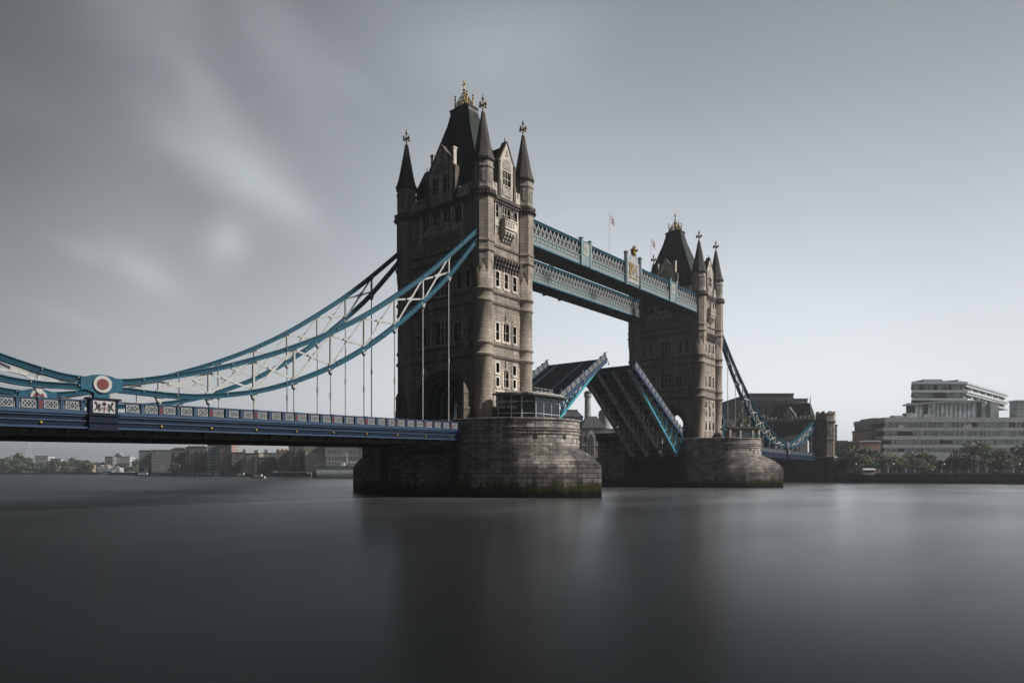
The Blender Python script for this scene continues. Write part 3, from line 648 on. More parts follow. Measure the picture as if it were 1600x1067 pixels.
# ------------------------------------------------------------------ suspended side spans
def zr(x): return 11.62 + .0128*(x+11)          # top of the parapet rail; x is negative on the near side
def build_deck(label):
    D = empty('side_span_deck'); tag(D, label, 'bridge deck', 'suspended side spans')
    X0, X1 = -93.5, -11.3
    def slab(name, mat, y0, y1, a, b_, x0=X0, x1=X1, parent=D):
        m = MB(); m.hexa([(x0, y0, zr(x0)+a), (x1, y0, zr(x1)+a), (x1, y1, zr(x1)+a), (x0, y1, zr(x0)+a), (x0, y0, zr(x0)+b_), (x1, y0, zr(x1)+b_), (x1, y1, zr(x1)+b_), (x0, y1, zr(x0)+b_)])
        return m.build(name, mat, parent)
    slab('roadway', 'road', -9.2, 9.2, -1.75, -1.35)
    for sg in (-1, 1):
        def yy(a, b_): return (a, b_) if sg > 0 else (-b_, -a)
        g = slab('girder', 'navy', *yy(9.25, 9.6), -2.75, -1.3)
        for a, b_, p in ((-1.42, -1.24, .26), (-1.62, -1.52, .14), (-2.12, -2.0, .12), (-2.8, -2.62, .24)): slab('flange', 'blue', *yy(9.5, 9.6+p), a, b_, parent=g)
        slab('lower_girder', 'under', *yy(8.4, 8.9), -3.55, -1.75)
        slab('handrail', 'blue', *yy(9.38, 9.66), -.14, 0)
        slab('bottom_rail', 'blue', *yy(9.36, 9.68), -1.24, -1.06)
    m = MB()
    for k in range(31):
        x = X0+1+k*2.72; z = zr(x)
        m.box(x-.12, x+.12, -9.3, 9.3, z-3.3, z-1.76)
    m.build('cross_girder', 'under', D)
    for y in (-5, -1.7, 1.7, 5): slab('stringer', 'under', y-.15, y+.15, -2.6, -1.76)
    fr = fretwork(1.42, .92, 'navy', 'white2'); fr.parent = D; first = True
    pst = MB(); pst.box(-.13, .13, -.19, .19, -1.24, 0); pst.box(-.17, .17, -.23, .23, -.2, 0); pst = pst.build('post', 'blue', D); pfirst = True
    rst = MB(); rst.box(-.24, .24, -.2, .2, -1.24, -.0); rst.box(-.3, .3, -.25, .25, -.2, .04); rst.cur = 1; rst.box(-.15, .15, -.23, .23, -1.0, -.3); rst = rst.build('hanger_post', ['blue', 'red'], D); rfirst = True
    bos = MB(); bos.lathe([(.04, -.1), (.14, -.06), (.155, .02), (.09, .1), (.02, .12)], n=8); bos = bos.build('gilt_boss', 'gold', D); bfirst = True
    for sg in (-1, 1):
        for k in range(15):
            xh = -13.2-5.43*k if k < 9 else -67.6-5.43*(k-10)
            if k == 9: xh = -62.3
            if xh < X0: continue
            z = zr(xh)
            if k != 9:
                c = rst if rfirst else inst(rst, D); rfirst = False; c.location = (xh, sg*9.52, z)
                c = bos if bfirst else inst(bos, D); bfirst = False; c.location = (xh, sg*9.72, z-2.35); c.rotation_euler = (PI/2*sg*-1, 0, 0)
        x = -11.4-.9
        hs = [-13.2-5.43*k for k in range(9)]+[-62.3]+[-67.6-5.43*k for k in range(5)]
        edges = [-11.35]+hs
        for a, b_ in zip(edges, edges[1:]):
            n_ = max(1, round((a-b_)/1.81)); st = (a-b_)/n_
            for j in range(n_):
                xm = a-(j+.5)*st
                if abs(xm+62.3) < 1.3: continue
                c = fr if first else inst(fr, D); first = False; c.location = (xm, sg*9.52, zr(xm)-1.07); c.scale = (st/1.95, 1, 1)
                if j: 
                    q = pst if pfirst else inst(pst, D); pfirst = False; q.location = (a-j*st, sg*9.52, zr(a-j*st))
        # pedestal under the pin with the painted arms
        z = zr(-62.3); y = 9.45*sg; m = MB()
        a, b_ = sorted((sg*9.3, sg*10.0)); m.box(-63.6, -61.0, a, b_, z-3.0, z+.05); a, b_ = sorted((sg*9.25, sg*10.15)); m.box(-63.85, -60.75, a, b_, z+.05, z+.24)
        m.box(-63.7, -60.9, a, b_, z-1.5, z-1.3); m.box(-63.7, -60.9, a, b_, z-2.2, z-2.05); m.box(-63.75, -60.85, a, b_, z-2.95, z-2.75)
        pd = m.build('pin_pedestal', 'navy', D)
        f = Face((-62.3, 10.0*sg), (-sg, 0), (0, sg)) if sg > 0 else Face((-62.3, -10.0), (1, 0), (0, -1))
        m = MB(); f.box(m, -1.0, 1.0, z-1.22, z-.02, 0, .05)
        sh = m.build('arms_panel', 'white', pd)
        m = MB(); f.poly(m, [(-.24, z-.95), (.24, z-.95), (.26, z-.5), (-.26, z-.5)], .05, .07); f.poly(m, [(-.24, z-.95), (0, z-1.15), (.24, z-.95)], .05, .07); m.build('shield', 'white2', sh)
        m = MB(); f.box(m, -.05, .05, z-1.12, z-.5, .07, .1); f.box(m, -.25, .25, z-.82, z-.72, .07, .098); f.box(m, -.05, .05, z-.22, z-.08, .05, .08); m.build('red_cross', 'red', sh)
        m = MB(); f.poly(m, [(-.16, z-.46), (.16, z-.46), (.2, z-.3), (.08, z-.2), (-.08, z-.2), (-.2, z-.3)], .05, .08); m.build('crest', 'navy', sh)
        for q in (-1, 1):
            pts = [(.3, -.9), (.42, -1.12), (.52, -1.12), (.5, -.9), (.66, -.86), (.9, -1.1), (.94, -1.0), (.74, -.74), (.72, -.5), (.88, -.3), (.84, -.12), (.7, -.14), (.6, -.4), (.5, -.42), (.44, -.28), (.34, -.32), (.38, -.5), (.26, -.56), (.28, -.64), (.42, -.68)]
            m = MB(); f.poly(m, [(q*a, z+b_) for a, b_ in (pts if q > 0 else pts)], .05, .08); m.build('dragon_supporter', 'black', sh)
    return D
near_deck = build_deck('dark blue road deck left of the nearer tower with a painted coat of arms')
far_deck = copy_tree(near_deck); far_deck.location = (L, 0, 0); far_deck.rotation_euler = (0, 0, PI)
far_deck['label'] = 'short-looking blue road deck between the far tower and the abutment gatehouse'

TOP = [(-6.4, 43.1), (-12.97, 37.3), (-18.75, 32.55), (-25.2, 27.9), (-29.83, 24.85), (-35.11, 21.85), (-40.56, 19.25), (-45.5, 17.25), (-50.56, 15.45), (-54.85, 14.25), (-57.4, 13.62), (-59.7, 13.15), (-62.3, 12.92), (-64.85, 13.0), (-66.84, 13.3), (-70.6, 14.3), (-76, 16.1), (-82, 18.2), (-88, 20.3), (-93.5, 22.2)]
BOT = [(-6.4, 41.7), (-13.2, 34.1), (-18.6, 29.05), (-24.25, 24.35), (-29.7, 20.5), (-35.1, 17.4), (-40.56, 15.0), (-45.5, 13.4), (-51.5, 12.32), (-54.85, 12.1), (-57.4, 12.12), (-59.7, 12.2), (-62.3, 12.26), (-64.85, 12.2), (-67.8, 12.14), (-70.6, 12.4), (-76, 13.5), (-82, 15.4), (-88, 18.0), (-93.5, 20.9)]
TL, BL = smoothline(TOP, 5), smoothline(BOT, 5)
def build_chain(label):
    C = empty('suspension_chain', (-62.3, -9.15, 0)); tag(C, label, 'suspension chain', 'blue suspension chains')
    off = (62.3, 9.15, 0)       # parts are drawn in bridge coordinates
    def bd(m, n, mat, par=C):
        o = m.build(n, mat, par)
        if par is C: o.location = off
        return o
    y = -9.15
    for ln in (TL, BL):
        for seg in ([p for p in ln if p[0] > -62.2], [p for p in ln if p[0] < -62.4]):
            m = MB(); m.sweep(seg, y-.17, y+.17, -.22, .22); ch = bd(m, 'chord', 'teal')
            for a, b_, wd in ((.20, .29, .38), (-.29, -.20, .38), (-.045, .045, .25)):
                m = MB(); m.sweep(seg, y-wd, y+wd, a, b_); m.build('flange', 'teal', ch)
            for k in range(3, len(seg)-1, 7):
                x, z = seg[k]; m = MB(); m.tube((x, y-.46, z+.1), (x, y+.46, z+.1), .06, n=6); m.build('bolt', 'white2', ch)
    hs = [-13.2-5.43*k for k in range(9)]+[-67.6-5.43*k for k in range(5)]
    for k, x in enumerate(hs):
        zt, zb = at(TL, x)-.3, at(BL, x)+.3
        m = MB()
        if zt-zb > .3:
            m.beam((x, y, zb), (x, y, zt), .24, .26, up=(0, 1, 0)); m.beam((x-.35, y, zt+.02), (x+.35, y, zt+.02), .2, .25); m.beam((x-.3, y, zb+.05), (x+.3, y, zb+.05), .2, .25)
            bd(m, 'strut', 'white')
        nx = hs[k+1] if k+1 < len(hs) else None
        if nx is not None and abs(nx-x) < 6 :
            a0, a1, b0, b1 = at(TL, x)-.35, at(TL, nx)-.35, at(BL, x)+.35, at(BL, nx)+.35
            if k == 8: continue
            m = MB(); m.beam((x-.15, y-.1, a0), (nx+.15, y-.1, b1), .10, .24, up=(0, 0, 1)); m.beam((x-.15, y+.1, b0), (nx+.15, y+.1, a1), .10, .24)
            A, B_, C1, D1 = Vector((x, y, a0)), Vector((nx, y, b1)), Vector((x, y, b0)), Vector((nx, y, a1))
            # crossing point
            den = ((b1-a0)/(nx-x))-((a1-b0)/(nx-x)); xc = x+(b0-a0)/den if abs(den) > 1e-6 else (x+nx)/2; zc = a0+(b1-a0)*(xc-x)/(nx-x)
            s1 = (b1-a0)/(nx-x); s2 = (a1-b0)/(nx-x); r = .75; g = .22
            P = []
            for dx, s_ in ((r, s1), (0, None), (-r, s2), (0, None), (-r, s1), (0, None), (r, s2), (0, None)):
                pass
            vecs = []
            for sl, q in ((s1, 1), (s2, 1), (s1, -1), (s2, -1)):
                d = Vector((1, sl)).normalized()*q*r; vecs.append((math.atan2(d.y, d.x), d))
            vecs.sort(key=lambda t: t[0]); pts = []
            for i, (an, d) in enumerate(vecs):
                nd = Vector((-d.y, d.x)).normalized()*.12
                pts += [(xc+d.x-nd.x, zc+d.y-nd.y), (xc+d.x+nd.x, zc+d.y+nd.y)]
                e = vecs[(i+1) % 4]; mid = (d+e[1]); mid = mid.normalized()*g if mid.length > 1e-3 else Vector((0, 0)); pts.append((xc+mid.x, zc+mid.y))
            f = Face((0, y), (1, 0), (0, -1)); f.poly(m, pts, -.16, .16)
            bd(m, 'brace', 'white')
    # first panel by the low end: a single pair of crossed ties
    for (x, nx) in ((-56.64, -60.4), (-64.6, -67.6)):
        a0, a1, b0, b1 = at(TL, x)-.33, at(TL, nx)-.3, at(BL, x)+.33, at(BL, nx)+.3
        m = MB(); m.beam((x, y-.08, a0), (nx, y-.08, b1), .1, .2); m.beam((x, y+.08, b0), (nx, y+.08, a1), .1, .2); bd(m, 'brace', 'white')
    for x in hs:
        zb = at(BL, x)-.36; zt = zr(x)
        m = MB(); f = Face((0, y), (1, 0), (0, -1)); f.poly(m, [(x-.5, zb+.12), (x+.5, zb+.12), (x+.28, zb-.15), (x+.14, zb-.62), (x-.14, zb-.62), (x-.28, zb-.15)], -.2, .2); m.tube((x, y-.3, zb-.42), (x, y+.3, zb-.42), .13, n=10)
        bd(m, 'hanger_bracket', 'white')
        if zb-.7 > zt+.05:
            m = MB(); m.tube((x, y, zt-.1), (x, y, zb-.5), .085, n=8); zm = zt+(zb-zt)*.42
            if zb-zt > 5: m.tube((x, y, zm-.45), (x, y, zm+.45), .14, n=8)
            bd(m, 'hanger_rod', 'white')
    # pin joint
    prof = [(-5.2, .3), (-3.2, .42), (-1.9, .55), (-1.4, .66), (-.8, .86), (0, .94), (.8, .86), (1.4, .66), (1.9, .55), (3.2, .42), (5.2, .3)]
    pl = smoothline(prof, 4)
    up = [(-62.3+a, 12.60+h*(1 if abs(a) < 2 else 1)) for a, h in pl]; dn = [(-62.3+a, 12.60-h) for a, h in pl][::-1]
    up = [(x, max(z, at(TL, x)+.27) if abs(x+62.3) > 1 else z) for x, z in up]; dn = [(x, min(z, at(BL, x)-.27) if abs(x+62.3) > 1 else z) for x, z in dn]
    m = MB(); f = Face((0, y), (1, 0), (0, -1))
    ctr = [(x, z) for x, z in up+dn if abs(x+62.3) < 2.0]; f.poly(m, ctr, -.44, .44)
    pin = bd(m, 'pin_plate', 'teal')
    for q in (-1, 1):
        m = MB(); m.tube((-62.3, y+q*.42, 12.6), (-62.3, y+q*.6, 12.6), .84, n=32); rg = m.build('pin_ring', 'white', pin)
        m = MB(); m.tube((-62.3, y+q*.58, 12.6), (-62.3, y+q*.66, 12.6), .53, n=32); m.build('pin_disc', 'red', rg)
    m = MB(); m.box(-63.0, -61.6, y-.4, y+.4, 10.9, 11.8); bd(m, 'pin_saddle', 'teal')
    return C
ch1 = build_chain('near-side blue chain rising left to the nearer tower, with a red and white disc')
ch2 = copy_tree(ch1); ch2.location = (-62.3, 9.15, 0); ch2['label'] = 'second blue chain behind the first, on the far parapet of the left span'
ch3 = copy_tree(ch1); ch3.rotation_euler = (0, 0, PI); ch3.location = (L+62.3, 9.15, 0); ch3['label'] = 'blue chain on the far parapet of the right span, mostly hidden beside the far tower'
ch4 = copy_tree(ch1); ch4.rotation_euler = (0, 0, PI); ch4.location = (L+62.3, -9.15, 0); ch4['label'] = 'blue chain falling right from the far tower and rising to the gatehouse'

# ------------------------------------------------------------------ high level walkways
def build_walkway(label, crest):
    Wk = empty('high_walkway'); tag(Wk, label, 'walkway', 'high level walkways')
    x0, x1 = 7.0, 75.3; yo, yi = -9.3, -5.1
    def bx(n, mat, *a, par=Wk): return MB().box(*a).build(n, mat, par)
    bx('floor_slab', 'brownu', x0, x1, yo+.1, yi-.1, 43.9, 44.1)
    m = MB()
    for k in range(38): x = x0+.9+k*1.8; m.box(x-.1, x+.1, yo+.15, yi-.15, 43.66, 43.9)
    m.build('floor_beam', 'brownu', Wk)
    bx('roof', 'grysteel', x0, x1, yo+.35, yi-.35, 48.12, 48.3)
    for y, sg in ((yo, -1), (yi, 1)):
        s = MB().box(x0, x1, y-.16, y+.16, 44.0, 44.3).build('bottom_chord', 'teal2', Wk)
        MB().box(x0, x1, y-.26, y+.26, 43.78, 44.0).build('lower_flange', 'teal', s)
        t = MB().box(x0, x1, y-.16, y+.16, 48.0, 48.3).build('top_chord', 'teal', Wk)
        MB().box(x0, x1, y-.30, y+.30, 48.3, 48.45).build('upper_flange', 'teal', t)
        MB().box(x0, x1, y-.06, y+.06, 44.3, 45.55).build('fascia', 'teal2', Wk)
        MB().box(x0, x1, y-.2, y+.2, 45.55, 45.75).build('sill_rail', 'teal2', Wk)
        MB().box(x0, x1, y-.14, y+.14, 44.82, 44.92).build('fascia_rail', 'teal2', Wk)
        yg = y-sg*.32
        MB().box(x0, x1, min(yg, yg+.02), max(yg, yg+.02), 45.5, 48.0).build('glazing', 'glassw', Wk)
        n_ = 56; st = (x1-x0)/n_; lat = None; fp = None
        for k in range(n_):
            xc = x0+(k+.5)*st
            if lat is None:
                m = MB(); h0, h1 = 45.75, 48.0
                m.beam((-st/2, -.07, h0), (st/2, -.07, h1), .05, .13); m.beam((-st/2, .07, h1), (st/2, .07, h0), .05, .13)
                m.tube((0, -.13, (h0+h1)/2), (0, .13, (h0+h1)/2), .12, n=8); lat = m.build('lattice', 'white', Wk); lat.location = (xc, y, 0)
                m = MB(); m.box(-.06, .06, -.14, .14, 44.3, 45.6); m.cur = 1; m.box(-st*.36, -.18+st*.0, -.1, .1, 45.02, 45.42); m.box(.18, st*.36, -.1, .1, 45.02, 45.42); m.box(-st*.36, st*.36, -.1, .1, 44.42, 44.68)
                fp = m.build('fascia_panel', ['teal2', 'white2'], Wk); fp.location = (xc, y, 0)
            else:
                inst(lat, Wk, (xc, y, 0)); inst(fp, Wk, (xc, y, 0))
    if True:
        for x in (24.5, 61.9):      # panelled pylons
            m = MB()
            for q in (-1.55, 1.55): m.box(x+q-.28, x+q+.28, yo-.42, yo+.2, 43.8, 49.0); m.box(x+q-.36, x+q+.36, yo-.5, yo+.28, 49.0, 49.2)
            m.box(x-1.3, x+1.3, yo-.3, yo+.1, 44.0, 48.7)
            py = m.build('pylon', 'teal2', Wk)
            m = MB(); m.box(x-.85, x+.85, yo-.36, yo-.31, 45.9, 48.2); m.cur = 1; f = Face((x, yo-.36), (1, 0), (0, -1)); f.poly(m, [(-.4, 47.8), (-.4, 47.1), (0, 46.4), (.4, 47.1), (.4, 47.8), (.2, 47.55), (0, 47.75), (-.2, 47.55)], 0, .05); m.build('pylon_shield', ['white2', 'carve'], py)
        # central crest between two posts
        m = MB()
        for q in (-3.0, 3.0): m.lathe([(.42, 43.6), (.42, 50.2), (.52, 50.3), (.52, 50.5), (.36, 50.7)], (41.15+1.7+q, yo-.25), 8, PI/8)
        xm = 42.85; m.box(xm-2.7, xm+2.7, yo-.2, yo+.1, 44.0, 48.9)
        cp = m.build('crest_frame', 'teal2', Wk)
        f = Face((xm, yo-.2), (1, 0), (0, -1))
        m = MB(); f.poly(m, [(-2.5, 44.4), (2.5, 44.4), (2.5, 48.9), (1.7, 49.3), (1.1, 50.3), (0, 50.7), (-1.1, 50.3), (-1.7, 49.3), (-2.5, 48.9)], 0, .14); pn = m.build('crest_panel', 'white2', cp)
        m = MB()      # royal arms in relief: shield, two supporters, scroll
        f.poly(m, [(-.8, 48.6), (-.85, 47.2), (0, 46.0), (.85, 47.2), (.8, 48.6)], .14, .24); m.cur = 1
        f.poly(m, [(-.7, 48.5), (-.7, 47.6), (0, 47.6), (0, 48.5)], .24, .27); f.poly(m, [(0, 47.6), (0, 46.3), (.6, 47.1), (.65, 47.6)], .24, .27); f.box(m, -2.0, 2.0, 45.3, 45.6, .14, .2)
        m.build('shield', ['carve', 'gold'], pn)
        for q in (-1, 1):
            m = MB(); f.poly(m, [(q*a, 45.8+h) for a, h in ((1.0, .0), (1.25, 0), (1.3, .7), (1.9, .1), (2.1, .15), (1.7, 1.1), (1.75, 1.9), (2.0, 2.5), (1.7, 2.9), (1.3, 2.7), (1.2, 2.2), (.95, 1.9), (1.2, 1.5))], .14, .26); m.build('supporter', 'gold' if q < 0 else 'carve', pn)
        m = MB(); m.lathe([(.5, 50.5), (.62, 50.8), (.5, 51.0), (.7, 51.5), (.4, 51.9), (.1, 52.1), (.2, 52.3), (.04, 52.55)], (xm, yo-.3), 8); f.box(m, -.5, .5, 50.3, 50.6, -.2, .1); m.build('gilt_crown', 'gold', pn)
    return Wk
mg, b = newmat('walkway_glass'); b.inputs['Base Color'].default_value = (.14, .155, .16, 1); b.inputs['Roughness'].default_value = .15; MT['glassw'] = mg
b.inputs['Alpha'].default_value = .72
wk1 = build_walkway('upper-looking teal and white lattice walkway nearest the viewer with gilded crest', True)
wk2 = copy_tree(wk1); wk2.location = (L, 0, 0); wk2.rotation_euler = (0, 0, PI); wk2['label'] = 'lower-looking lattice walkway on the far side, showing below the crested one'

def flag(x, z1, label):
    F_ = empty('flagpole', (x, -7.2, 48.3)); tag(F_, label, 'flagpole', 'flags flying over the walkway')
    m = MB(); m.tube((0, 0, -.1), (0, 0, z1-48.3), .045, .03, 6); m.lathe([(.02, z1-48.35), (.08, z1-48.25), (.02, z1-48.15)], n=6); m.box(-.25, .25, -.25, .25, -.1, .12); m.build('pole', 'white', F_)
    nx, nz, wd, h = 22, 10, 2.9, 1.45; m = MB(); m.v = []
    for i in range(nx+1):
        for j in range(nz+1):
            s, t = i/nx, j/nz; m.v.append((s*wd*.92, .28*math.sin(s*7.5+t*.8)*s**.6, z1-48.45-h*(1-t)-.75*s**1.3+.10*math.sin(s*9)))
    for i in range(nx):
        for j in range(nz):
            s, t = (i+.5)/nx*2-1, (j+.5)/nz*2-1; m.f.append((i*(nz+1)+j, (i+1)*(nz+1)+j, (i+1)*(nz+1)+j+1, i*(nz+1)+j+1))
            c = 0
            if abs(s) < .3 or abs(t) < .35: c = 1
            if abs(s) < .14 or abs(t) < .18: c = 2
            elif c == 0 and abs(abs(s)-abs(t)) < .2: c = 1
            m.mi.append(c)
    fo = m.build('union_flag', ['fnavy', 'fwhite', 'fred'], F_)
    for p in fo.data.polygons: p.use_smooth = True
for nme, c in (('fnavy', (.12, .13, .24)), ('fwhite', (.55, .56, .58)), ('fred', (.34, .22, .24))): MT[nme] = plain('flag_'+nme[1:], c, .9)
flag(37.0, 58.2, 'taller flagpole with a streaming union flag, above the left part of the walkway')
flag(55.3, 57.9, 'flagpole with a pale union flag just left of the far tower roof')

# ------------------------------------------------------------------ raised bascule leaves
def build_leaf(label):
    B = empty('bascule_leaf'); tag(B, label, 'bascule', 'raised bascule leaves')
    XR, XT = 11.3, 35.4; s = .601; AN = math.atan(s)
    top = lambda x: 13.05+(x-11.6)*s
    def bot(x): return min(7.55+(x-11.6)*.805, top(x)-.75)
    def plate(name, mat, y0, y1, a, b_, x0=XR, x1=XT, parent=B):
        m = MB(); m.hexa([(x0, y0, top(x0)+a), (x1, y0, top(x1)+a), (x1, y1, top(x1)+a), (x0, y1, top(x0)+a), (x0, y0, top(x0)+b_), (x1, y0, top(x1)+b_), (x1, y1, top(x1)+b_), (x0, y1, top(x0)+b_)]); return m.build(name, mat, parent)
    rd = plate('roadway', 'road', -7.3, 7.3, -.25, .04)
    for y in (-5.1, 5.1): plate('kerb', 'blue', y-.14, y+.14, .041, .2, parent=rd)
    for y in (-1.75,): plate('centre_rail', 'blue', y-.1, y+.1, .041, .12, parent=rd)
    for y in (-7.5, 7.5):
        e = plate('edge_beam', 'blue', y-.14, y+.14, -.55, .25); plate('edge_flange', 'blue', y-.24, y+.24, -.65, -.552, parent=e)
        plate('handrail', 'blue', y-.1, y+.1, 1.44, 1.58)
    fr = None; po = None
    n_ = 15; st = (XT-XR-.6)/n_
    for y in (-7.5, 7.5):
        for k in range(n_):
            x = XR+.4+(k+.5)*st
            if fr is None: c = fr = fretwork(1.5, 1.08, 'navy', 'white'); fr.parent = B
            else: c = inst(fr, B)
            c.location = (x, y, top(x)+.32); c.rotation_euler = (0, -AN, 0); c.scale = (st/math.cos(AN)/1.62, 1, .92)
        for k in range(n_+1):
            x = XR+.4+k*st
            if po is None: m = MB(); m.box(-.12, .12, -.17, .17, 0, 1.36); c = po = m.build('post', 'blue', B)
            else: c = inst(po, B)
            c.location = (x, y, top(x)+.2); c.rotation_euler = (0, -AN, 0)
    for i, y in enumerate((-6.15, -2.05, 2.05, 6.15)):
        mat = 'grysteel'
        m = MB(); X = [XR+.2+k*2.4 for k in range(11)]
        m.beam((X[0], y, bot(X[0])), (X[-1], y, bot(X[-1])), .8, .3); m.beam((X[0], y, top(X[0])-.5), (XT, y, top(XT)-.5), .5, .3)
        G = m.build('girder', mat, B)
        if i in (0, 3):     # painted outer faces
            yo = y+(-.415 if i == 0 else .415)
            m = MB(); m.beam((X[0], yo, bot(X[0])+.02), (XT-.3, yo, bot(XT-.3)+.04), .06, .5); m.build('outer_face', 'cyan', G)
            yw = y+(-.2 if i == 0 else .2)
            for k in range(6): m = MB(); m.beam((X[k], yw, top(X[k])-.5), (X[k+1], yw, bot(X[k+1])), .05, .32, up=(0, 1, 0)); m.beam((X[k]+.02, yw, bot(X[k])), (X[k]+.02, yw, top(X[k])-.5), .05, .36, up=(0, 1, 0)); m.build('outer_face', 'cyan', G)
        m = MB()     # solid web towards the tip
        x0 = 25.4; m.hexa([(x0, y-.06, bot(x0)), (XT, y-.06, bot(XT)), (XT, y+.06, bot(XT)), (x0, y+.06, bot(x0)), (x0, y-.06, top(x0)-.3), (XT, y-.06, top(XT)-.3), (XT, y+.06, top(XT)-.3), (x0, y+.06, top(x0)-.3)]); m.build('web_plate', mat, G)
        for k in range(6):
            x, x2 = X[k], X[k+1]
            m = MB(); m.beam((x, y, bot(x)), (x, y, top(x)-.5), .34, .34, up=(0, 1, 0)); m.build('girder_post', mat, G)
            m = MB(); m.beam((x, y, top(x)-.5), (x2, y, bot(x2)), .26, .3, up=(0, 1, 0)); m.build('girder_brace', mat, G)
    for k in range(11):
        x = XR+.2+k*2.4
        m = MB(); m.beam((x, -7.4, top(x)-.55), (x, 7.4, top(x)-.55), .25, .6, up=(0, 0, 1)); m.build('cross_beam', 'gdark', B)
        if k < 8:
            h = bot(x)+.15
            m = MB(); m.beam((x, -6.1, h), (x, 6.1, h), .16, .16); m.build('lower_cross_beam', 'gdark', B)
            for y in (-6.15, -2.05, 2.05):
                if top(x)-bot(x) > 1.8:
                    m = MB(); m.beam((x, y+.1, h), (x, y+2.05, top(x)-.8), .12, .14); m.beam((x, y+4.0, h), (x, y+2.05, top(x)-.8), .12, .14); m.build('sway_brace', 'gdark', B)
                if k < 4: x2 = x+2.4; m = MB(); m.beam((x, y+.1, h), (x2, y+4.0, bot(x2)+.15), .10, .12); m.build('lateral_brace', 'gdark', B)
            m = MB(); m.beam((x, -6.3, h+.2), (x, -7.4, top(x)-.5), .2, .22); m.build('outrigger', 'cyan', B)
            m = MB(); m.beam((x, 6.3, h+.2), (x, 7.4, top(x)-.5), .2, .22); m.build('outrigger', 'cyan', B)
    for x in (13.6, 16.9, 20.2, 23.5, 26.8, 30.1):
        for y in (-4.1, 0, 4.1): plate('deck_stringer', 'grysteel', y-.12, y+.12, -.6, -.26, x0=x-1.5, x1=x+1.5)
    m = MB(); m.beam((XT+.12, -7.4, top(XT)-.25), (XT+.12, 7.4, top(XT)-.25), .3, .95); m.build('nose_beam', 'teal', B)
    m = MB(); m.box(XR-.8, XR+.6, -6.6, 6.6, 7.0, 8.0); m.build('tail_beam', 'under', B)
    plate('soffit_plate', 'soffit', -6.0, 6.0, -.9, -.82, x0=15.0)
    for x, dz in ((19.2, 0), (26.6, 0)):
        m = MB(); z = top(x); m.tube((x, -7.85, z-.6), (x-.9, -7.95, z+1.9), .09, n=6); m.build('signal_arm', 'white', B)
    m = MB(); m.tube((XT-.2, -7.75, top(XT)+.2), (XT+.5, -7.75, top(XT)-.9), .07, n=6); m.lathe([(.02, top(XT)-1.15), (.2, top(XT)-1.0), (.2, top(XT)-.85), (.04, top(XT)-.75)], (XT+.55, -7.75), 8); m.build('navigation_light', 'white2', B)
    return B
lf1 = build_leaf('nearer bascule leaf raised so its dark roadway faces the viewer')
lf2 = copy_tree(lf1); lf2.location = (L, 0, 0); lf2.rotation_euler = (0, 0, PI); lf2['label'] = 'farther bascule leaf raised so its girders and underside face the viewer'

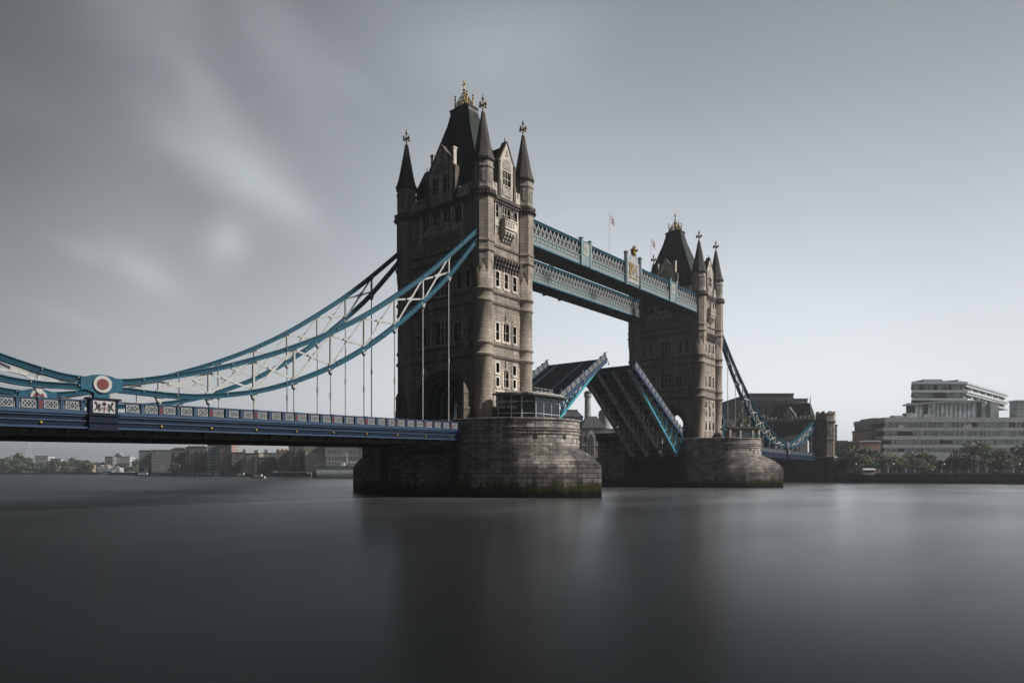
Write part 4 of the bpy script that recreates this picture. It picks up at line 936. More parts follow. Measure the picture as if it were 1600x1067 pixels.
# ------------------------------------------------------------------ glazed pavilion on the nearer pier
def pavilion():
    P = empty('glazed_pavilion', (0, 0, 0)); tag(P, 'curved glass pavilion with flat roof on the nearer pier, lettered on its glass', 'pavilion')
    pl = [(-4.75, -11.9), (-3.95, -14.0), (-3.0, -15.35), (-1.35, -16.9), (5.0, -16.95), (7.0, -14.6), (7.2, -11.9)]
    z0, z1 = 12.25, 16.1
    for k, (a, b_) in enumerate(zip(pl, pl[1:])):
        d = Vector((b_[0]-a[0], b_[1]-a[1])); ln = d.length; d.normalize(); n_ = (d.y, -d.x); f = Face(a, (d.x, d.y), n_)
        m = MB(); f.box(m, 0, ln, z0+.15, z1, -.03, 0); gl = m.build('glass_wall', 'glassp', P)
        m = MB()
        for z in (z0+.05, z0+1.05, z1-.9): f.box(m, .06, ln-.06, z-.04, z+.04, 0, .05)
        m.build('transom', 'grysteel', gl)
        c = max(1, round(ln/2.4))
        for j in range(1, c):
            m = MB(); f.box(m, ln*j/c-.035, ln*j/c+.035, z0, z1, 0, .06); m.build('mullion', 'grysteel', gl)
    for k, p in enumerate(pl):
        m = MB(); m.box(p[0]-.09, p[0]+.09, p[1]-.09, p[1]+.09, z0, z1); m.build('post', 'white2', P)
    c = Vector((1.2, -12.6)); ex = lambda d: [tuple(c+(Vector(p)-c)*(1+d/(Vector(p)-c).length)) for p in pl]
    ro = smoothline(ex(1.25), 4)
    m = MB(); m.prism([(x, y) for x, y in ro], 16.1, 16.38); r = m.build('roof', 'pavroof', P)
    m = MB(); m.prism([(x, y) for x, y in smoothline(ex(.6), 4)], 16.38, 16.6); m.build('roof_top', 'grysteel', r)
    m = MB(); m.prism([(x, y) for x, y in smoothline(ex(-.1), 4)], 12.24, 12.36); m.build('floor', 'road', P)
    for x, y in ((-2.4, -13.2), (0.2, -14.4), (1.2, -14.0), (3.0, -15.0), (4.4, -13.8)):
        m = MB(); m.box(x-.5, x+.5, y-.3, y+.3, 12.36, 13.25); m.box(x-.6, x+.6, y-.4, y+.4, 13.25, 13.33); m.build('display_counter', 'white2', P)
    m = MB(); m.box(-3.0, 6.4, -12.0, -11.9, 12.36, 16.0); m.build('back_wall', 'navy', P)
    rp = ex(-.9)
    for a, b_ in zip(rp[2:5], rp[3:6]):
        m = MB(); 
        for z in (17.05, 17.5): m.beam((a[0], a[1], z), (b_[0], b_[1], z), .05, .05)
        nn = max(2, round(math.dist(a, b_)/1.0))
        for j in range(nn+1): t_ = j/nn; m.box(a[0]+(b_[0]-a[0])*t_-.03, a[0]+(b_[0]-a[0])*t_+.03, a[1]+(b_[1]-a[1])*t_-.03, a[1]+(b_[1]-a[1])*t_+.03, 16.6, 17.55)
        m.build('roof_railing', 'white2', r)
    # lettering on the glass
    a, b_ = Vector(pl[0]), Vector(pl[2]); d = (b_-a).normalized(); nn = Vector((d.y, -d.x))
    for i, (txt, z, sz) in enumerate((('Explore Inside', 14.9, .72), ('Tower Bridge', 14.05, .72))):
        cu = bpy.data.curves.new('lettering', 'FONT'); cu.body = txt; cu.size = sz; cu.extrude = .012; cu.align_x = 'LEFT'
        to = bpy.data.objects.new('tmp', cu); col.objects.link(to); dg = bpy.context.evaluated_depsgraph_get()
        me = bpy.data.meshes.new_from_object(to.evaluated_get(dg)); bpy.data.objects.remove(to)
        o = bpy.data.objects.new('lettering', me); col.objects.link(o); me.materials.clear(); me.materials.append(MT['letter']); o.parent = P
        p = a+nn*.42+d*(-.35+.1*i); o.location = (p.x, p.y, z); o.rotation_euler = (PI/2, 0, math.atan2(d.y, d.x)); o.scale = (.86, 1, 1)
    return P
mg, b = newmat('pavilion_glass'); b.inputs['Base Color'].default_value = (.006, .020, .030, 1); b.inputs['Roughness'].default_value = .04; b.inputs['Alpha'].default_value = .84; MT['glassp'] = mg
MT['pavroof'] = plain('pavilion_roof', (.13, .125, .115), .6, var=.15)
MT['letter'] = plain('white_lettering', (.55, .60, .65), .6)
pavilion()

# ------------------------------------------------------------------ small things on piers and deck
def pier_rail(pts, z, label, grp='pier railings'):
    P = empty('pier_railing'); tag(P, label, 'railing', grp)
    m = MB()
    for a, b_ in zip(pts, pts[1:]):
        for h in (.35, .7, 1.1): m.beam((*a, z+h), (*b_, z+h), .05, .05)
    m.build('rails', 'teal', P)
    m = MB()
    for a, b_ in zip(pts, pts[1:]):
        n_ = max(1, round(math.dist(a, b_)/1.6))
        for j in range(n_): t_ = j/n_; x, y = a[0]+(b_[0]-a[0])*t_, a[1]+(b_[1]-a[1])*t_; m.box(x-.04, x+.04, y-.04, y+.04, z, z+1.15)
    m.build('uprights', 'teal', P)
arc = lambda x0, a0, a1, n_=10, rx=10.2, ry=12.7: [(x0+rx*math.cos(a0+(a1-a0)*k/n_), -9.3+ry*math.sin(a0+(a1-a0)*k/n_)) for k in range(n_+1)]
pier_rail(arc(0, R(-45), R(-5)), 12.2, 'thin blue railing on the right edge of the nearer pier beside the pavilion')
pier_rail(arc(L, R(-150), R(-10), 18), 12.2, 'thin blue railing round the rim of the farther pier')
def mast(x, y, h, label, arms=True):
    P = empty('signal_mast', (x, y, 12.2)); tag(P, label, 'mast', 'blue signal masts')
    m = MB(); m.tube((0, 0, 0), (0, 0, h), .16, .10, 8); m.lathe([(.3, 0), (.3, .3), (.16, .5)], n=8); m.build('pole', 'cyan', P)
    if arms:
        m = MB(); m.beam((-1.2, 0, h*.55), (1.2, 0, h*.55), .2, .25); m.box(-1.0, 1.0, -.5, .5, h*.35, h*.4); m.box(-.5, -.2, -.2, .2, h*.55, h*.8); m.box(.2, .5, -.2, .2, h*.55, h*.75); m.build('signal_arm', 'teal', P)
    m = MB(); m.lathe([(.02, h), (.22, h+.12), (.22, h+.3), (.02, h+.45)], n=8); m.build('beacon', 'black', P)
mast(8.2, -14.0, 5.0, 'slim blue mast on the nearer pier right of the glass pavilion', False)
mast(*W(1130, 176), 6.2, 'blue mast with signal arms standing at the foot of the far tower')
def engine_house():
    x, y = W(1163, 181); P = empty('engine_house', (x, y, 12.2), R(-38)); tag(P, 'low pale stone hut with a flat roof on the farther pier', 'hut')
    m = MB(); m.box(-4.2, 4.2, 0, 3.0, 0, 2.6); m.build('wall', 'bandst', P)
    m = MB(); m.box(-4.6, 4.6, -.6, 3.4, 2.9, 3.25); m.box(-4.3, 4.3, -.3, 3.1, 2.6, 2.9); m.build('roof', 'bandst', P)
    for q in (-4.1, -1.2, 2.4, 4.1): m = MB(); m.box(q-.28, q+.28, -.3, 0, 0, 2.6); m.build('pilaster', 'trim', P)
    m = MB(); m.box(-1.0, 2.1, -.04, .01, .7, 2.3); m.build('window', 'glass', P)
    for q in (-3.2, -1.0, 1.2, 3.4):
        m = MB(); m.lathe([(.05, 3.25), (.05, 3.5), (.2, 3.6), (.2, 3.8), (.05, 3.95)], (q, 0), 8); m.build('globe_lamp', 'lamp', P)
engine_house()
def cabin():
    P = empty('control_cabin', (L-7.4, 13.4, 12.2)); tag(P, 'long dark teal control cabin on the back end of the farther pier', 'cabin')
    m = MB(); m.box(-2.6, 2.6, -5.4, 5.2, 0, .9); m.build('wall', 'navy', P); m = MB(); m.box(-2.5, 2.5, -5.3, 5.1, .9, 1.9); m.build('window_band', 'glass', P)
    m = MB(); m.box(-2.9, 2.9, -5.8, 5.6, 1.9, 2.15); m.build('roof', 'teal', P)
    for k in range(7): m = MB(); m.box(-2.68, -2.5, -5.3+k*1.72, -5.15+k*1.72, 0, 1.9); m.build('post', 'teal', P)
cabin()
def traffic_light(u, D_, h, label):
    x, y = W(u, D_); z = zr(x)-1.4; P = empty('traffic_light', (x, y, z), -YAW); tag(P, label, 'traffic light', 'traffic lights on the road deck')
    m = MB(); m.tube((0, 0, 0), (0, 0, h-1), .07, n=8); m.build('pole', 'black', P)
    m = MB(); m.box(-.2, .2, -.15, .15, h-1, h); m.box(-.45, .45, .15, .18, h-1.1, h+.1); hd = m.build('signal_head', 'black', P)
    for k, c in enumerate(('red', 'gold', 'teal')):
        m = MB(); m.tube((0, -.15, h-.17-.33*k), (0, -.19, h-.17-.33*k), .11, n=10); m.build('lens', 'black', hd)
        m = MB(); m.box(-.13, .13, -.36, -.15, h-.06-.33*k, h-.03-.33*k); m.build('visor', 'black', hd)
traffic_light(563, 122, 3.3, 'small black traffic light standing over the deck left of the tower')
traffic_light(619.5, 124, 4.0, 'taller black traffic light right at the nearer tower corner')

# ------------------------------------------------------------------ abutment gatehouse at the far end of the bridge
MT['abut'] = stone('gatehouse_stone', (.115, .10, .088), 'flat', 1.0, .5); MT['abut_uv'] = stone('gatehouse_turret_stone', (.16, .142, .125), 'uv', 1.0, .5, vary=.25)
def gatehouse():
    P = empty('gatehouse', (175.5, 0, 0)); tag(P, 'stone gatehouse with steep slate roof and battlements where the bridge lands', 'gatehouse')
    f = Face((0, 0), (0, -1), (-1, 0)); ops = []
    for s in (-6.6, 6.6): ops.append(window(f, P, s-.45, s+.45, 19.6, 21.8, 1, b=.3))
    m = MB(); f.wall(m, -12.5, 12.5, 18.2, 22.6, ops)
    for q in (-1, 1): a, b_ = sorted((q*7.2, q*12.5)); m.quad(f.p(a, 0, -1), f.p(b_, 0, -1), f.p(b_, 0, 18.2), f.p(a, 0, 18.2))
    A = archline(7.2, 14.2, 17.9, 16)
    for (s0, z0), (s1, z1) in zip(A, A[1:]): m.quad(f.p(s1, 0, z1), f.p(s0, 0, z0), f.p(s0, 0, 18.2), f.p(s1, 0, 18.2)); m.quad(f.p(s1, 0, z1), f.p(s0, 0, z0), f.p(s0, -9, z0), f.p(s1, -9, z1))
    for q in (-1, 1): m.quad(f.p(q*7.2, 0, 8), f.p(q*7.2, -9, 8), f.p(q*7.2, -9, 14.2), f.p(q*7.2, 0, 14.2))
    m.quad(f.p(-7.2, 0, -1), f.p(7.2, 0, -1), f.p(7.2, 0, 8), f.p(-7.2, 0, 8)); m.quad(f.p(-7.2, 0, 8), f.p(7.2, 0, 8), f.p(7.2, -9, 8), f.p(-7.2, -9, 8))
    m.quad(f.p(-12.5, 0, 22.6), f.p(12.5, 0, 22.6), f.p(12.5, -9, 22.6), f.p(-12.5, -9, 22.6)); m.quad(f.p(12.5, 0, -1), f.p(12.5, -9, -1), f.p(12.5, -9, 22.6), f.p(12.5, 0, 22.6)); m.quad(f.p(-12.5, 0, -1), f.p(-12.5, -9, -1), f.p(-12.5, -9, 22.6), f.p(-12.5, 0, 22.6))
    m.build('wall', 'abut', P)
    m = MB(); f.box(m, -11.8, 11.8, 22.0, 22.35, 0, .35); m.build('string_course', 'bandst', P)
    m = MB(); f.box(m, -8.6, 8.6, 22.6, 23.5, -.3, .2)
    for k in range(12): f.box(m, -8.5+k*1.5, -7.7+k*1.5, 23.5, 24.3, -.28, .18)
    m.build('battlement', 'trim', P)
    m = MB(); m.rings([[(x0, -8.0+h, z) for x0, z in ((0, 0),)]] if False else [[(1.2+d, -7.8+e, z), (8.6-d, -7.8+e, z), (8.6-d, 8.0-e, z), (1.2+d, 8.0-e, z)] for d, e, z in ((0, 0, 22.7), (.9, .6, 24.4), (2.4, 1.3, 27.6), (3.5, 1.7, 29.3))]); rf = m.build('roof', 'roof', P)
    for y in (-6.2, 6.3): m = MB(); m.lathe([(.16, 29.2), (.1, 30.6), (.2, 30.8), (.08, 31), (.02, 32.4)], (4.9, y), 6); m.build('roof_spike', 'black', rf)
    g = Face((.6, 0), (0, -1), (-1, 0)); go = [window(g, P, -.5, .5, 23.6, 25.0, 2, b=.15, quoin=False)]
    m = MB(); g.wall(m, -1.9, 1.9, 22.6, 25.2, go); g.poly(m, [(-1.9, 25.2), (1.9, 25.2), (0, 28.0)], -.5, 0); g.box(m, -2.2, -1.85, 22.6, 25.7, -.5, .1); g.box(m, 1.85, 2.2, 22.6, 25.7, -.5, .1); gd = m.build('dormer_gable', 'trim', P)
    m = MB(); m.quad((1.0, -1.9, 25), (1.0, 0, 27.8), (5, 0, 27.8), (5, -1.9, 25)); m.quad((1.0, 1.9, 25), (5, 1.9, 25), (5, 0, 27.8), (1.0, 0, 27.8)); m.build('dormer_roof', 'roof', gd)
    for s in (-4.9, 4.9):
        m = MB(); m.box(1.6, 3.4, s-.7, s+.7, 24.6, 26.2); m.build('skylight', 'glass', rf)
    for s in (-12.0, 12.0):
        m = MB(); r = 3.15
        m.lathe([(r+.5, -1), (r+.5, 8.8), (r+.2, 9.4), (r, 9.6), (r, 15.2), (r+.2, 15.4), (r+.2, 15.8), (r, 16), (r, 21.3), (r+.15, 21.4), (r+.35, 21.9), (r+.35, 22.2), (r+.1, 22.4)], (3.2, 0), n=8, phase=PI/8)
        tw = m.build('turret', 'abut_uv', P, (0, s, 0))
        m = MB(); m.lathe([(r+.1, 22.2), (r+.12, 24.2), (r+.35, 24.5), (r+.35, 24.8), (r-.4, 24.8)], (3.2, 0), n=8, phase=PI/8)
        for k in range(8):
            a = k*PI/4; c, s_ = math.cos(a), math.sin(a); ri = (r+.35)*math.cos(PI/8); ff = Face((3.2+ri*c, ri*s_), (-s_, c), (c, s_)); ff.box(m, -.55, .55, 24.8, 25.6, -.5, 0)
        m.build('battlement', 'trim_uv', tw)
        ri = r*math.cos(PI/8)
        for a in (PI, -PI*3/4, -PI/2):
            c, s_ = math.cos(a), math.sin(a); ff = Face((3.2+ri*c, ri*s_), (-s_, c), (c, s_))
            for z in (11.0, 17.6):
                m = MB(); ff.box(m, -.55, .55, z-.15, z+2.2, 0, .08); wd_ = m.build('window', 'trim', tw); m = MB(); ff.box(m, -.3, .3, z, z+1.95, .08, .1); m.build('pane', 'glass', wd_)
    m = MB(); m.box(-1.2, 3, -16.0, -9.6, -1, 9.2); m.build('buttress', 'abut', P)
    m = MB(); m.box(-1.4, 3.2, -16.2, -9.5, 8.9, 9.3); m.build('buttress_coping', 'trim', P)
gatehouse()

# ------------------------------------------------------------------ banks: buildings
for nme, c, v_ in (('b_brown', (.30, .25, .215), .2), ('b_brick', (.36, .24, .205), .2), ('b_grey', (.31, .325, .33), .12), ('b_dark', (.22, .21, .205), .2), ('b_pale', (.54, .56, .57), .08),
                   ('b_yellow', (.34, .28, .18), .15), ('b_conc', (.385, .41, .425), .12), ('b_tan', (.40, .35, .29), .12), ('b_white', (.54, .57, .59), .05), ('b_slate', (.07, .072, .075), .2), ('b_sign', (.62, .62, .6), .04)):
    MT[nme] = plain(nme.replace('b_', '')+'_facade', c, .85, var=v_, scale=.35, dirt=(tuple(x*.7 for x in c), .5))
MT['wg'] = plain('far_window_glass', (.022, .027, .032), .2, var=.5, scale=.4, spec=.35)
MT['wgl'] = plain('bright_window_glass', (.44, .50, .52), .15, var=.4, scale=.4, spec=.8)
SRC = {}
def wunit(fm, gm):
    k = (fm, gm)
    if k not in SRC:
        m = MB(); m.cur = 0
        for a, b_, c, d in ((-.5, .5, 0, .07), (-.5, .5, .93, 1), (-.5, -.42, .07, .93), (.42, .5, .07, .93), (-.03, .03, .07, .93)): m.box(a, b_, -.10, .03, c, d)
        m.cur = 1; m.box(-.42, .42, -.02, .03, .07, .93); SRC[k] = m.build('window', [fm, gm])
        col.objects.unlink(SRC[k])
    return SRC[k]
def far_box(u0, u1, vt, D_, mat, label, cat='building', name='apartment_block', depth=16, rows=6, cols=8, fm='b_pale', gm='wg', roof='b_slate', rot=0, balc=None, base=2.9, ww=.6, wh=.6, side=3, parapet=True, extra=None, z1=None, grp=None):
    um = (u0+u1)/2; x, y = W(um, D_); wd = (u1-u0)*D_/F; h = (z1 if z1 else Z(vt, D_))-base
    B = empty(name, (x, y, base), -YAW+R(rot)); tag(B, label, cat, grp)
    m = MB(); m.box(-wd/2, wd/2, 0, depth, 0, h); m.build('wall', mat, B)
    if parapet: m = MB(); m.box(-wd/2-.25, wd/2+.25, -.25, depth+.25, h, h+.5); m.build('roof', roof, B)
    src = wunit(fm, gm)
    if rows and cols:
        ch, cw = h/(rows+.3), wd/cols
        for r in range(rows):
            for c in range(cols):
                if random.random() < .04: continue
                inst(src, B, (-wd/2+(c+.5)*cw, 0, ch*(r+.25)), scale=(cw*ww, 1, ch*wh), name='window')
            for q in (-1, 1):
                if (q == 1) == (um < 800) and side:
                    for c in range(side): inst(src, B, (q*wd/2, depth*(c+.5)/side, ch*(r+.25)), rot=(0, 0, q*PI/2), scale=(depth/side*.5, 1, ch*wh), name='window')
        if balc:
            bm = None
            for c in balc:
                for r in range(1, rows):
                    xx = -wd/2+(c+.5)*cw
                    if bm is None:
                        mm = MB(); mm.box(-cw*.48, cw*.48, -1.3, -.01, 0, .18); mm.box(-cw*.48, cw*.48, -1.3, -1.22, .18, 1.1); mm.box(-cw*.48, -cw*.44, -1.22, -.01, .9, 1.05); bm = mm.build('balcony', 'b_slate', B); bm.location = (xx, 0, ch*r)
                    else: inst(bm, B, (xx, 0, ch*r))
    if extra: extra(B, wd, h, depth)
    return B
def roofbox(*bs):
    def f(B, wd, h, depth):
        for a, b_, hh in bs: m = MB(); m.box(-wd/2+a*wd, -wd/2+b_*wd, 1, depth*.6, h+.5, h+.5+hh); m.build('roof_box', 'b_grey', B)
    return f
def gables(n_, hh):
    def f(B, wd, h, depth):
        for k in range(n_):
            a, b_ = -wd/2+k*wd/n_, -wd/2+(k+1)*wd/n_; m = MB(); i = [(a, 0, h), (b_, 0, h), ((a+b_)/2, 0, h+hh), (a, depth, h), (b_, depth, h), ((a+b_)/2, depth, h+hh)]
            m.quad(i[0], i[1], i[2]); m.quad(i[0], i[2], i[5], i[3]); m.quad(i[1], i[4], i[5], i[2]); m.quad(i[3], i[5], i[4]); m.build('gable_roof', 'b_brown', B)
    return f
def overhang(B, wd, h, depth): m = MB(); m.box(-wd/2-1.2, wd/2+1.2, -1.2, depth+1, h+.5, h+.9); m.build('roof_overhang', 'b_slate', B)
# far left bank
far_box(55, 75, 712.5, 930, 'b_pale', 'pale block among trees near the left edge of the far bank', rows=4, cols=6, depth=14)
far_box(76, 95, 717, 935, 'b_white', 'lower white block right beside the pale one among trees', rows=3, cols=6, depth=14)
far_box(80, 93, 727.5, 900, 'b_brown', 'small brown riverside shed with white windows', rows=1, cols=4, depth=8, ww=.5, wh=.3, gm='wgl')
far_box(107, 145, 726.5, 900, 'b_yellow', 'long low ochre riverside building with a row of bright windows', rows=2, cols=12, depth=10, ww=.6, wh=.35, fm='b_white', gm='wgl', roof='b_brown')
far_box(164, 176, 713.5, 905, 'b_dark', 'small dark block at the left end of the stepped white flats', rows=3, cols=3, depth=12)
far_box(175, 203, 713.5, 915, 'b_white', 'stepped white flats above the trees on the left', rows=5, cols=9, depth=14, extra=roofbox((.1, .5, 2.4), (.2, .4, 4.2), (.93, .99, 1.6)), wh=.4)
far_box(152, 170, 729, 880, 'b_white', 'white boathouse with low gable on the left bank', name='boathouse', rows=1, cols=4, depth=9, extra=gables(2, 2.5), parapet=False)
far_box(171, 187, 731, 870, 'b_white', 'second white boathouse, lower and nearer the water', name='boathouse', rows=1, cols=4, depth=9, extra=gables(1, 2.2), parapet=False)
far_box(217, 236, 704, 655, 'b_grey', 'grey end block left of the pale striped flats', rows=8, cols=4, depth=14, ww=.5)
far_box(236.3, 267, 703.5, 650, 'b_pale', 'pale flats with tall vertical window stripes', rows=7, cols=10, depth=16, ww=.42, wh=.86, fm='b_grey')
far_box(267, 290, 702, 610, 'b_dark', 'dark brick flats with rounded tops beside the striped flats', rows=7, cols=6, depth=14, balc=(1, 4), extra=roofbox((.15, .85, 1.3)))
far_box(289, 323.5, 699, 600, 'b_brown', 'brown brick flats with stacked dark balconies', rows=8, cols=8, depth=14, balc=(1, 4, 6), extra=roofbox((.1, .9, 1)))
far_box(324, 343, 695, 585, 'b_grey', 'greenish glazed half of the tall brick tower block', rows=9, cols=4, depth=14, ww=.8, wh=.75, gm='wgl', balc=(1, 2))
far_box(343.2, 362, 694, 583, 'b_brick', 'red brick tower block with overhanging roof', rows=9, cols=4, depth=14, ww=.35, wh=.45, extra=overhang, balc=(3,))
far_box(362, 378, 707, 580, 'b_brown', 'low brown block tucked right of the red brick tower', rows=6, cols=4, depth=14)
far_box(377.5, 405, 708.5, 565, 'b_yellow', 'ochre warehouse flats with three rooftop turrets', rows=6, cols=6, depth=16, balc=(1, 4), extra=roofbox((.04, .2, 3), (.68, .9, 2.4)))
far_box(404, 431, 708, 575, 'b_tan', 'tan warehouse block behind dark riverside flats', rows=6, cols=6, depth=16, extra=roofbox((.3, .5, 2.6)))
far_box(402, 432, 715, 545, 'b_dark', 'dark brick riverside flats with many balconies', rows=6, cols=8, depth=12, balc=(0, 3, 5, 7))
far_box(431, 451, 704, 540, 'b_brick', 'red brick warehouse with gabled roofline', rows=7, cols=6, depth=14, extra=gables(3, 1.6), parapet=False, ww=.4)
far_box(451, 477, 696, 525, 'b_brown', 'tall brown warehouse with tiers of small windows', rows=9, cols=7, depth=14, ww=.45, balc=(2, 5))
far_box(457, 512, 687, 600, 'b_grey', 'grey slab block rising behind the riverside warehouses', rows=3, cols=12, depth=16, ww=.9, wh=.5, base=20)
far_box(477, 507.5, 693.3, 505, 'b_tan', 'plain tan gable end wall above a white hoarding', rows=0, cols=0, depth=20, extra=lambda B, wd, h, d: (lambda m: (m.box(-wd/2, wd/2, -.6, -.02, 1, (733-708)/F*505+3), m.build('hoarding', 'b_sign', B)))(MB()))
far_box(508, 575, 689, 500, 'b_conc', 'long grey block with a dense grid of dark windows', rows=5, cols=14, depth=18, ww=.62, wh=.55, extra=overhang)
far_box(560, 640, 700, 480, 'b_brown', 'brown warehouse behind the nearer pier and road deck', rows=7, cols=14, depth=16)
far_box(1040, 1110, 668, 420, 'b_grey', 'hazy grey block seen through the far tower arch', rows=8, cols=12, depth=16, gm='wgl')
# between the leaves
def brewhouse():
    B = far_box(909, 945, 668, 330, 'b_brown', 'old brick boilerhouse with a tall arched window below the chimney', name='brick_warehouse', rows=3, cols=3, depth=22, ww=.3, wh=.5, side=0, parapet=False)
    wd = 36*330/F; h = Z(668, 330)-2.9
    m = MB(); m.rings([[(-wd/2+a, c, z), (wd/2-a, c, z), (wd/2-a, 22-c, z), (-wd/2+a, 22-c, z)] for a, c, z in ((-.4, -.4, h), (3.2, 5.5, h+5.8))]); m.build('roof', 'b_slate', B)
    m = MB(); f = Face((-1.2, -.02), (1, 0), (0, -1)); f.poly(m, [(-1.7, 8), (1.7, 8), (1.7, 17.2), (1.0, 19.6), (0, 20.7), (-1.0, 19.6), (-1.7, 17.2)], 0, .3); aw = m.build('arched_window', 'b_pale', B)
    for s in (-1.15, -.4, .4, 1.15): m = MB(); f.box(m, s-.27, s+.27, 8.4, 17.2 if abs(s) > 1 else 18.6, .3, .32); m.build('pane', 'wg', aw)
    for z in (13.2,): m = MB(); f.box(m, -4.2, 6.2, z, z+.6, 0, .2); m.build('string_course', 'b_pale', B)
brewhouse()
def chimney():
    x, y = W(918.4, 345); C = empty('factory_chimney', (x, y, 2.9)); tag(C, 'tall octagonal brick chimney between the two raised leaves', 'chimney')
    h = Z(612, 345)-2.9; m = MB(); m.lathe([(2.6, 0), (2.5, 18), (1.75, 22), (1.5, h-4), (1.5, h-2.8), (1.9, h-2.6), (1.9, h-1.2), (1.6, h-1.1), (1.5, h)], n=12); m.build('stack', 'b_conc', C)
    m = MB(); m.lathe([(1.85, h-.9), (1.85, h-.3), (1.2, h+.1), (1.2, h+.4)], n=12); m.build('cap', 'b_slate', C)
chimney()
far_box(936, 985, 671, 350, 'b_conc', 'pale riverside flats with balconies right of the brick boilerhouse', rows=6, cols=10, depth=16, balc=(1, 4, 7), gm='wgl')
def dome():
    x, y = W(945, 360); C = empty('domed_cupola', (x, y, 2.9)); tag(C, 'hazy round domed tower partly hidden by the right leaf', 'tower'); h = Z(650, 360)-2.9
    m = MB(); m.lathe([(3.2, 0), (3.2, h), (3.5, h+.2), (3.5, h+.6)], n=20); m.build('drum', 'b_conc', C)
    m = MB(); m.lathe([(3.3, h+.6), (3.2, h+1.8), (2.5, h+3.0), (1.2, h+3.7), (.2, h+4.0)], n=20); m.build('dome', 'b_grey', C)
dome()
def boathouse_glass():
    B = far_box(880, 911, 652, 335, 'b_grey', 'flat-roofed glazed building behind the right edge of the nearer pier', name='waterfront_building', rows=6, cols=7, depth=14, ww=.85, wh=.6, gm='wgl', parapet=False)
    wd = 31*335/F; h = Z(652, 335)-2.9; m = MB(); m.rings([[(-wd/2-a, -a, z), (wd/2+a, -a, z), (wd/2+a, 14+a, z), (-wd/2-a, 14+a, z)] for a, z in ((.2, h), (.2, h+.4), (-2.5, h+3.4), (-2.3, h+3.5), (-2.3, h+3.9))]); m.build('roof', 'b_slate', B)
boathouse_glass()
# right of the far tower
far_box(1120, 1166, 650, 285, 'b_dark', 'dark brick wall building behind the stone hut on the far pier', rows=4, cols=6, depth=14, ww=.35, wh=.5, fm='b_brown')
def dark_block():
    B = far_box(1172, 1240, 616, 330, 'b_slate', 'big dark concrete block behind the gatehouse roof', rows=1, cols=9, depth=46, base=2.9, ww=.7, wh=.0001, side=0)
    wd = 68*330/F; h = Z(616, 330)-2.9
    for k in range(9): m = MB(); m.box(-wd/2+1+k*2.2, -wd/2+2.3+k*2.2, -.3, .05, h-9.5, h-3); m.build('window', 'wg', B)
    for a, b_, hh in ((6, 20, 3.2), (20, 40, 6)): m = MB(); m.box(wd/2, wd/2+a*.45, a-5, b_, 0, h-hh); m.build('wing', 'b_slate', B)
dark_block()
far_box(1225, 1262, 624, 352, 'b_dark', 'stepped dark rear block just left of the gatehouse spike', rows=6, cols=8, depth=20, ww=.8, wh=.4)
far_box(1294, 1308, 665, 300, 'b_tan', 'narrow tan block showing right of the gatehouse turret', rows=7, cols=4, depth=14, ww=.35, wh=.6)
far_box(1308, 1324, 690, 310, 'b_conc', 'small grey house with flat roof right of the tan block', rows=4, cols=4, depth=12)
far_box(1343, 1376, 690, 272, 'b_brick', 'red brick building with white cornice left of the long concrete flats', rows=2, cols=5, depth=12, roof='b_white', ww=.22, wh=.4)
def stepped():
    for k, (u0, u1, v, D_) in enumerate(((1361, 1384, 673, 292), (1365, 1384, 664, 294), (1371, 1384, 654.5, 296))):
        if k == 0: B = far_box(u0, u1, v, D_, 'b_brown', 'stepped brown terraces at the left end of the long concrete flats', rows=4, cols=5, depth=16, ww=.7, wh=.5, extra=None); base = B
        else:
            wd = (u1-u0)*D_/F; x0 = ((u0+u1)/2-(1361+1384)/2)*D_/F; h0 = Z((673, 664)[k-1], D_)-2.9; m = MB(); m.box(x0-wd/2, x0+wd/2, k*2, 14, h0+.3, Z(v, D_)-2.9); m.build('upper_terrace', 'b_brown', base); m = MB(); m.box(x0-wd/2-.3, x0+wd/2, k*2-.3, 14, Z(v, D_)-2.9, Z(v, D_)-2.5); m.build('terrace_rail', 'b_conc', base)
stepped()
